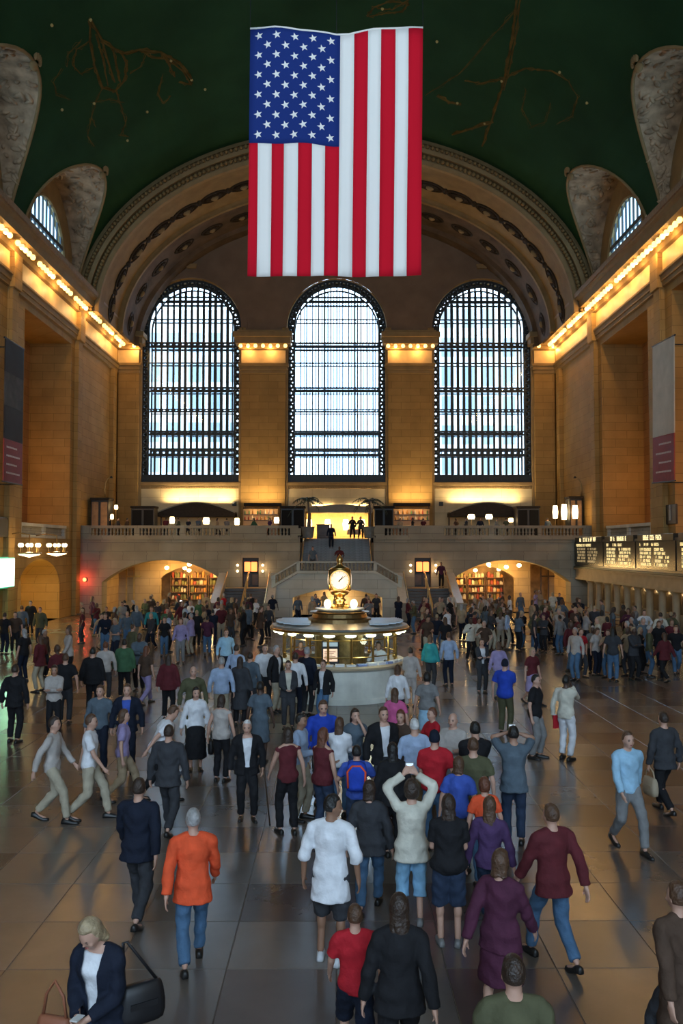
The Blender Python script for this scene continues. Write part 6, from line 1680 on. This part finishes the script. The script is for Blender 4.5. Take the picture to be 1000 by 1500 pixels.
def finish(me, s, nme):
    """cloth folds and the open front of jackets"""
    if nme == 'jacket' and s.get('open'):
        bm = bmesh.new(); bm.from_mesh(me)
        kill = []
        for f in bm.faces:
            c = f.calc_center_median()
            if c.y < -.03 and c.z < 1.49:
                w_ = .035 + .05 * max(0, min(1, (c.z - 1.0) / .42)) + (.03 * max(0, (.98 - c.z) / .15))
                if abs(c.x) < w_: kill.append(f)
        bmesh.ops.delete(bm, geom=kill, context='FACES')
        for v in bm.verts:
            if v.is_boundary and v.co.y < 0 and v.co.z < 1.46:
                z = v.co.z; w_ = .035 + .05 * max(0, min(1, (z - 1.0) / .42)) + (.03 * max(0, (.98 - z) / .15)); v.co.x = math.copysign(w_, v.co.x)
        bm.to_mesh(me); bm.free()
    if s['pos'].y < 20 and nme not in ('person', 'hair', 'cap'):
        n = len(me.vertices); co = np.empty(n * 3, np.float32); no = np.empty(n * 3, np.float32)
        me.vertices.foreach_get('co', co); me.vertex_normals.foreach_get('vector', no)
        c = co.reshape(-1, 3); x, y, z = c.T; sd = s['px']
        d = .0055 * np.sin(x * 19 + 2.2 * np.sin(z * 9 + sd) + y * 11) * np.sin(z * 17 + 3 * np.sin(x * 8 + y * 9 + sd)) + .004 * np.sin(z * 38 + 2.5 * np.sin(x * 15 + sd) + y * 12)
        c += no.reshape(-1, 3) * d[:, None]
        me.vertices.foreach_set('co', co); me.update()
done = set()
eyem = MB().sphere((0, 0, 0), (.010, .006, .006), 8, 6).mesh('eye', EYEM, True)
browm = MB().sphere((0, 0, 0), (.017, .008, .004), 8, 6).mesh('eyebrow', HAIRC['dark'], True)
mouthm = MB().sphere((0, 0, 0), (.022, .009, .006), 10, 6).mesh('mouth', LIPM, True)
for s in PEOPLE:
    g = s['g']; parts = s['parts']
    body = None
    rot = radians(s['rz']); sc_ = s['scale']
    zof = s.get('z', 0.0)
    order = ['person'] + [p for p in parts if p != 'person']
    for nme in order:
        key, m = parts[nme]; me = MESH[key]
        if key not in done:
            done.add(key)
            if not s.get('arch'): finish(me, s, nme)
            me.materials.clear(); me.materials.append(m)
        o = bpy.data.objects.new(nme, me)
        COL.objects.link(o)
        if nme == 'person':
            body = o; o.location = (s['pos'].x, s['pos'].y, zof); o.rotation_euler = (0, 0, rot); o.scale = (sc_,) * 3
            tag(o, s['label'], 'person', s.get('group') or ('crowd in the hall' if s.get('arch') else None))
        else: o.parent = body
        if s.get('arch'):
            sl = o.material_slots[0]; sl.link = 'OBJECT'
            if nme == 'person': sl.material = SKIN[s['skin']]
            elif nme == 'hair': sl.material = HAIRC[s['hair'][1]]
            elif nme in ('trousers', 'jeans'): sl.material = cloth_mat(s['bot'][1])
            else: sl.material = cloth_mat(s['top'][1])
    s['obj'] = body
    shm = SHOE[s.get('shoes', 'black')]
    if 'shm' not in g.__dict__: g.shm = [sm.mesh('shoe', shm, True) for sm in g.shoes]
    for me in g.shm:
        o = bpy.data.objects.new('shoe', me); COL.objects.link(o); o.parent = body
    if s['pos'].y < 30 and not s.get('arch'):
        for q in (-1, 1):
            o = bpy.data.objects.new('eye', eyem); COL.objects.link(o); o.parent = body; o.location = g.Hd @ V((q * .03, -.0985, .118)); o.rotation_euler = g.Hd.to_euler(); k_ = 1.0 if s['pos'].y < 11.5 else 1.5; o.scale = (k_, k_, k_)
            o = bpy.data.objects.new('eyebrow', browm); COL.objects.link(o); o.parent = body; o.location = g.Hd @ V((q * .031, -.101, .137)); o.rotation_euler = g.Hd.to_euler(); o.scale = (k_ * .9, k_, k_)
        o = bpy.data.objects.new('mouth', mouthm); COL.objects.link(o); o.parent = body; o.location = g.Hd @ V((0, -.105, .062)); o.rotation_euler = g.Hd.to_euler(); o.scale = (1, k_, k_)
    s['M'] = Matrix.Translation((s['pos'].x, s['pos'].y, zof)) @ Matrix.Rotation(rot, 4, 'Z') @ Matrix.Scale(sc_, 4)
for o in list(TMP.collection.objects):
    m_ = o.data; bpy.data.objects.remove(o); bpy.data.meshes.remove(m_)
bpy.data.scenes.remove(TMP)

# ---- people on the balcony, the stairs and inside the booth, reusing the far figures
ARKEYS = [s for s in PEOPLE if s.get('arch')]
def clone(pos, z, rz, top, bot, hairc, label, src=None, h=1.72, group=None):
    s = src or rr.choice([a for a in ARKEYS if a['top'][0] != 'jacket' or True])
    sc_ = h / 1.75
    b = s['obj'].copy(); COL.objects.link(b); b.location = (*pos, z); b.rotation_euler = (0, 0, radians(rz)); b.scale = (sc_,) * 3
    tag(b, label, 'person', group or 'people on the balcony')
    for ch in s['obj'].children:
        c = ch.copy(); COL.objects.link(c); c.parent = b
        if ch.name.startswith('shoe'): continue
        c.material_slots[0].link = 'OBJECT'
        c.material_slots[0].material = HAIRC[hairc] if ch.name.startswith('hair') else cloth_mat(bot) if ch.name.startswith(('trousers', 'jeans')) else cloth_mat(top)
    return b
stand = [a for a in ARKEYS if a['pose'] in (0, 4)]
# two slim silhouettes in the golden doorway, one figure by the desk, three on the stairs
for px, lab, top, hc in ((516, 'dark silhouette of a person beside the round table in the golden doorway', 'black', 'black'), (528, 'dark silhouette of a person nearest the south palm in the golden doorway', 'charcoal', 'black')):
    p = at(px, 770, 65.4); clone((p.x, 65.4), ZF, 10, top, 'black', hc, lab, stand[0])
p = at(485, 780, 61.0); clone((p.x, 61.0), 2.8 + .177 * 9, 0, 'navy', 'navy', 'dark', 'person in navy walking down the middle of the upper flight', stand[1], group='people on the stairs')
p = at(458, 800, 57.6); clone((p.x, 57.6), 2.8, 0, 'slate', 'charcoal', 'dark', 'person in slate standing on the landing near the north end', stand[2], group='people on the stairs')
p = at(497, 800, 57.0); clone((p.x, 57.0), 2.8, 0, 'maroon', 'black', 'brown', 'person in maroon standing on the landing behind the clock', stand[3], group='people on the stairs')
p = at(646, 840, 57.8); clone((p.x, 57.8), 1.75, 0, 'plum', 'black', 'dark', 'person in plum at the head of the south lower flight', stand[4], group='people on the stairs')
for k, (px, t) in enumerate(((462, 'slate'), (536, 'brown'), (551, 'charcoal'))):
    p = at(px, 880, 51.0); clone((p.x, 51.0), 0, 180 * (k % 2), t, 'black', 'dark', 'person in %s before the lit arch under the landing' % t, stand[k], group='people at the landing arch')
for k, (px, t) in enumerate(((160, 'black'), (172, 'charcoal'), (186, 'brown'), (243, 'maroon'), (262, 'olive'), (276, 'navy'), (290, 'slate'), (318, 'tan'), (332, 'grey'), (372, 'green'), (395, 'purple'), (586, 'tan'), (604, 'black'), (620, 'maroon'), (668, 'brown'), (683, 'charcoal'), (703, 'navy'), (727, 'grey'), (741, 'olive'), (802, 'slate'))):
    Y = 60.3 + (k % 3) * .5; p = at(px, 765, Y)
    where = 'north' if px < 450 else 'south'
    clone((p.x, Y), ZF, (k * 67) % 360, t, 'black', 'dark', 'person in %s at the balcony tables %s of the upper flight' % (t, where), ARKEYS[k], h=1.45)
clone((BX + 1.15, BY - .6), 0, -20, 'white', 'navy', 'dark', 'clerk in white shirt inside the information booth', stand[0], h=1.66, group='clerks in the booth')
clone((BX - 1.15, BY - .55), 0, 10, 'maroon', 'navy', 'brown', 'clerk in maroon inside the information booth', stand[1], h=1.66, group='clerks in the booth')

# ================================================================ THINGS PEOPLE CARRY
CAMS = mat('camera_silver', (.55, .56, .58), .3, metal=.7)
def hand_mid(s): g = s['g']; return s['M'] @ ((g.wr[1] + g.wr[-1]) / 2)
def camera_prop(s, label, off):
    p = hand_mid(s); e = empty('compact_camera', p + (s['M'].to_3x3() @ V(off)), s['obj'].rotation_euler.z, label=label, cat='camera')
    MB().bbox(-.052, .052, -.014, .014, -.032, .032, .006).build('body', CAMS, e); MB().lathe([(0, 0), (.022, 0), (.022, .02), (.015, .022), (0, .02)], 14).build('lens', BLACK, e, loc=(0, -.014, 0), rot=(pi / 2, 0, 0))
    MB().bbox(-.042, .042, .014, .016, -.024, .024, .001).build('display', mat('camera_display', (.4, .5, .6), .3, emit=(.7, .85, 1), estr=.9), e)
camera_prop(CAMW, 'small silver camera held above the cream cardigan', (0, -.06, .10))
camera_prop(PHOTO, 'small camera held before the face in slate', (0, -.06, .08))
hp = hand_mid(LADY) + LADY['M'].to_3x3() @ V((0, -.07, .03))
e = empty('held_paper', hp, LADY['obj'].rotation_euler.z, label='small pale folded paper in the hands of the blond person', cat='paper')
MB().bbox(-.03, .03, -.05, .05, 0, .006, .001).build('sheet', mat('pale_paper', (.6, .6, .58), .7), e); MB().bbox(-.03, .03, -.05, .0, .006, .011, .001).build('fold', mat('pale_paper', (.6, .6, .58), .7), e)
# camera flash in the crowd by the market arch
p = at(265, 881, 47.5)
e = empty('camera_flash', p, label='bright white camera flash fired in the crowd by the north arch', cat='flash')
MB().sphere((0, -.02, 0), (.06, .03, .05), 10, 8).build('flash_tube', mat('flash_white', (.9, .9, .9), .3, emit=(.85, .93, 1), estr=60), e, smooth=True); MB().bbox(-.09, .09, 0, .06, -.09, .06, .01).build('body', BLACK, e)
MB().cyl((0, .03, -.09), (0, .03, -p.z + .0), .012, n=6).build('monopod', BLACK, e)
# cane
g = CANE['g']; hp = CANE['M'] @ g.wr[1]
e = empty('walking_cane', (hp.x + .03, hp.y - .07, 0), label='thin dark walking cane held by the white-haired person', cat='cane')
MB().tube([(.10, -.12, 0), (0, 0, hp.z - .05), (0, .005, hp.z - .01), (0, -.03, hp.z + .02), (0, -.1, hp.z + .01)], .011, 7).build('shaft', DARKWOOD, e, smooth=True)
MB().cyl((.1, -.12, 0), (.098, -.118, .03), .015, n=7).build('ferrule', BLACK, e)
def bag(pos, rz, wd, ht, dp, m, label, strap=None, name='shoulder_bag', z=0, to=None):
    e = empty(name, (pos[0], pos[1], z), rz, label=label, cat='bag')
    R_ = [[(wd / 2 * f * sx_, dp / 2 * f2 * sy_, zz) for sx_, sy_ in ((-1, -.6), (-.7, -1), (.7, -1), (1, -.6), (1, .6), (.7, 1), (-.7, 1), (-1, .6))] for f, f2, zz in ((.7, .55, 0), (.92, .9, ht * .06), (1, 1, ht * .25), (1, 1, ht * .5), (.93, .85, ht * .8), (.86, .5, ht * .96), (.8, .3, ht))]
    MB().loft(R_).build('bag_body', m, e, smooth=True)
    if to is not None:
        bpy.context.view_layer.update(); q_ = e.matrix_world.inverted() @ V(to)
        MB().tube([(-wd * .36, 0, ht * .94), q_ * .55 + V((-wd * .2, 0, ht * .4)), q_ + V((-.015, 0, 0)), q_ + V((.015, 0, 0)), q_ * .55 + V((wd * .2, 0, ht * .4)), (wd * .36, 0, ht * .94)], .012, 6).build('strap', m, e, smooth=True)
    elif strap:
        h_ = strap; MB().tube([(-wd * .35, 0, ht * .95), (-wd * .25, 0, ht + h_ * .6), (0, 0, ht + h_), (wd * .25, 0, ht + h_ * .6), (wd * .35, 0, ht * .95)], .012, 6).build('strap', m, e, smooth=True)
    MB().box(-wd * .3, wd * .3, -dp / 2 - .006, -dp / 2 + .01, ht * .45, ht * .6).build('pocket_flap', m, e)
    return e
BAGB = mat('bag_black_leather', (.012, .012, .014), .45, vary=.15); BAGT = mat('bag_tan', (.42, .34, .24), .7, vary=.1); BAGW = mat('bag_white_paper', (.62, .64, .68), .7, vary=.05); BAGO = mat('bag_rust', (.26, .09, .045), .6, vary=.15)
def local(s, x, y, z): return s['M'] @ V((x, y, z))
p = local(LADY, .27, .16, .86); bag(p, LADY['obj'].rotation_euler.z + .9, .36, .30, .14, BAGB, 'large black shoulder bag on the navy jacket', .36, z=p.z - .06, to=LADY['M'] @ V((.19, .04, 1.475)))
p = local(LADY, -.34, -.14, .62); bag(p, LADY['obj'].rotation_euler.z, .30, .36, .12, BAGO, 'rust coloured handbag hanging from the navy sleeve', .26, 'handbag', z=p.z - .1)
p = N2['M'] @ N2['g'].wr[1]; bag((p.x, p.y - .02), .4, .26, .34, .1, BAGW, 'white paper carrier bag held by the pale blue shirt', .12, 'carrier_bag', z=p.z - .54)
for s in PEOPLE:
    if s.get('bag'):
        c = s['bag']; p = s['M'] @ s['g'].wr[1]
        bag((p.x + .02, p.y), s['obj'].rotation_euler.z + pi / 2, .34, .3, .12, {'tan': BAGT, 'black': BAGB, 'white': BAGW}[c], '%s bag carried by the %s' % (c, s['label'].replace('person in ', '').split(' with ')[0].split(' carrying ')[0].split(' holding ')[0]), .16, 'handbag', z=p.z - .5)
# red folder of the person in white
w_ = [s for s in PEOPLE if s['label'].startswith('person all in white')][0]
p = w_['M'] @ w_['g'].wr[1]
e = empty('folder', (p.x + .1, p.y - .02, p.z - .26), .5, label='red folder held by the person all in white', cat='folder'); MB().bbox(-.13, .13, -.02, .02, 0, .28, .006).build('cover', cloth_mat('red'), e); MB().box(-.12, .12, -.012, .012, .27, .29).build('papers', BAGW, e)
# backpack
g = BACKP['g']; p = BACKP['M'] @ V((0, .20, 1.05))
e = empty('backpack', p, BACKP['obj'].rotation_euler.z, label='blue backpack with red trim worn in the middle of the group', cat='backpack')
BLU = cloth_mat('royal'); RD = cloth_mat('orange')
MB().loft([[(.15 * f * cx_, .085 * f2 * cy_ + .02, z) for cx_, cy_ in ((-1, -.9), (1, -.9), (1, .3), (.8, .9), (.3, 1.1), (-.3, 1.1), (-.8, .9), (-1, .3))] for f, f2, z in ((.9, .8, 0), (1, 1, .06), (1, 1, .28), (.85, .8, .37), (.5, .4, .41))]).build('pack', BLU, e, smooth=True)
MB().tube([(-.12, .1, .05), (-.13, .1, .28), (-.06, .09, .36), (.06, .09, .36), (.13, .1, .28), (.12, .1, .05)], .016, 6).build('trim', RD, e, smooth=True)
for q in (-1, 1): MB().tube([(q * .09, -.05, .38), (q * .11, -.2, .36), (q * .12, -.3, .22), (q * .13, -.2, .02), (q * .12, -.04, .04)], .018, 6).build('strap', BLU, e, smooth=True)
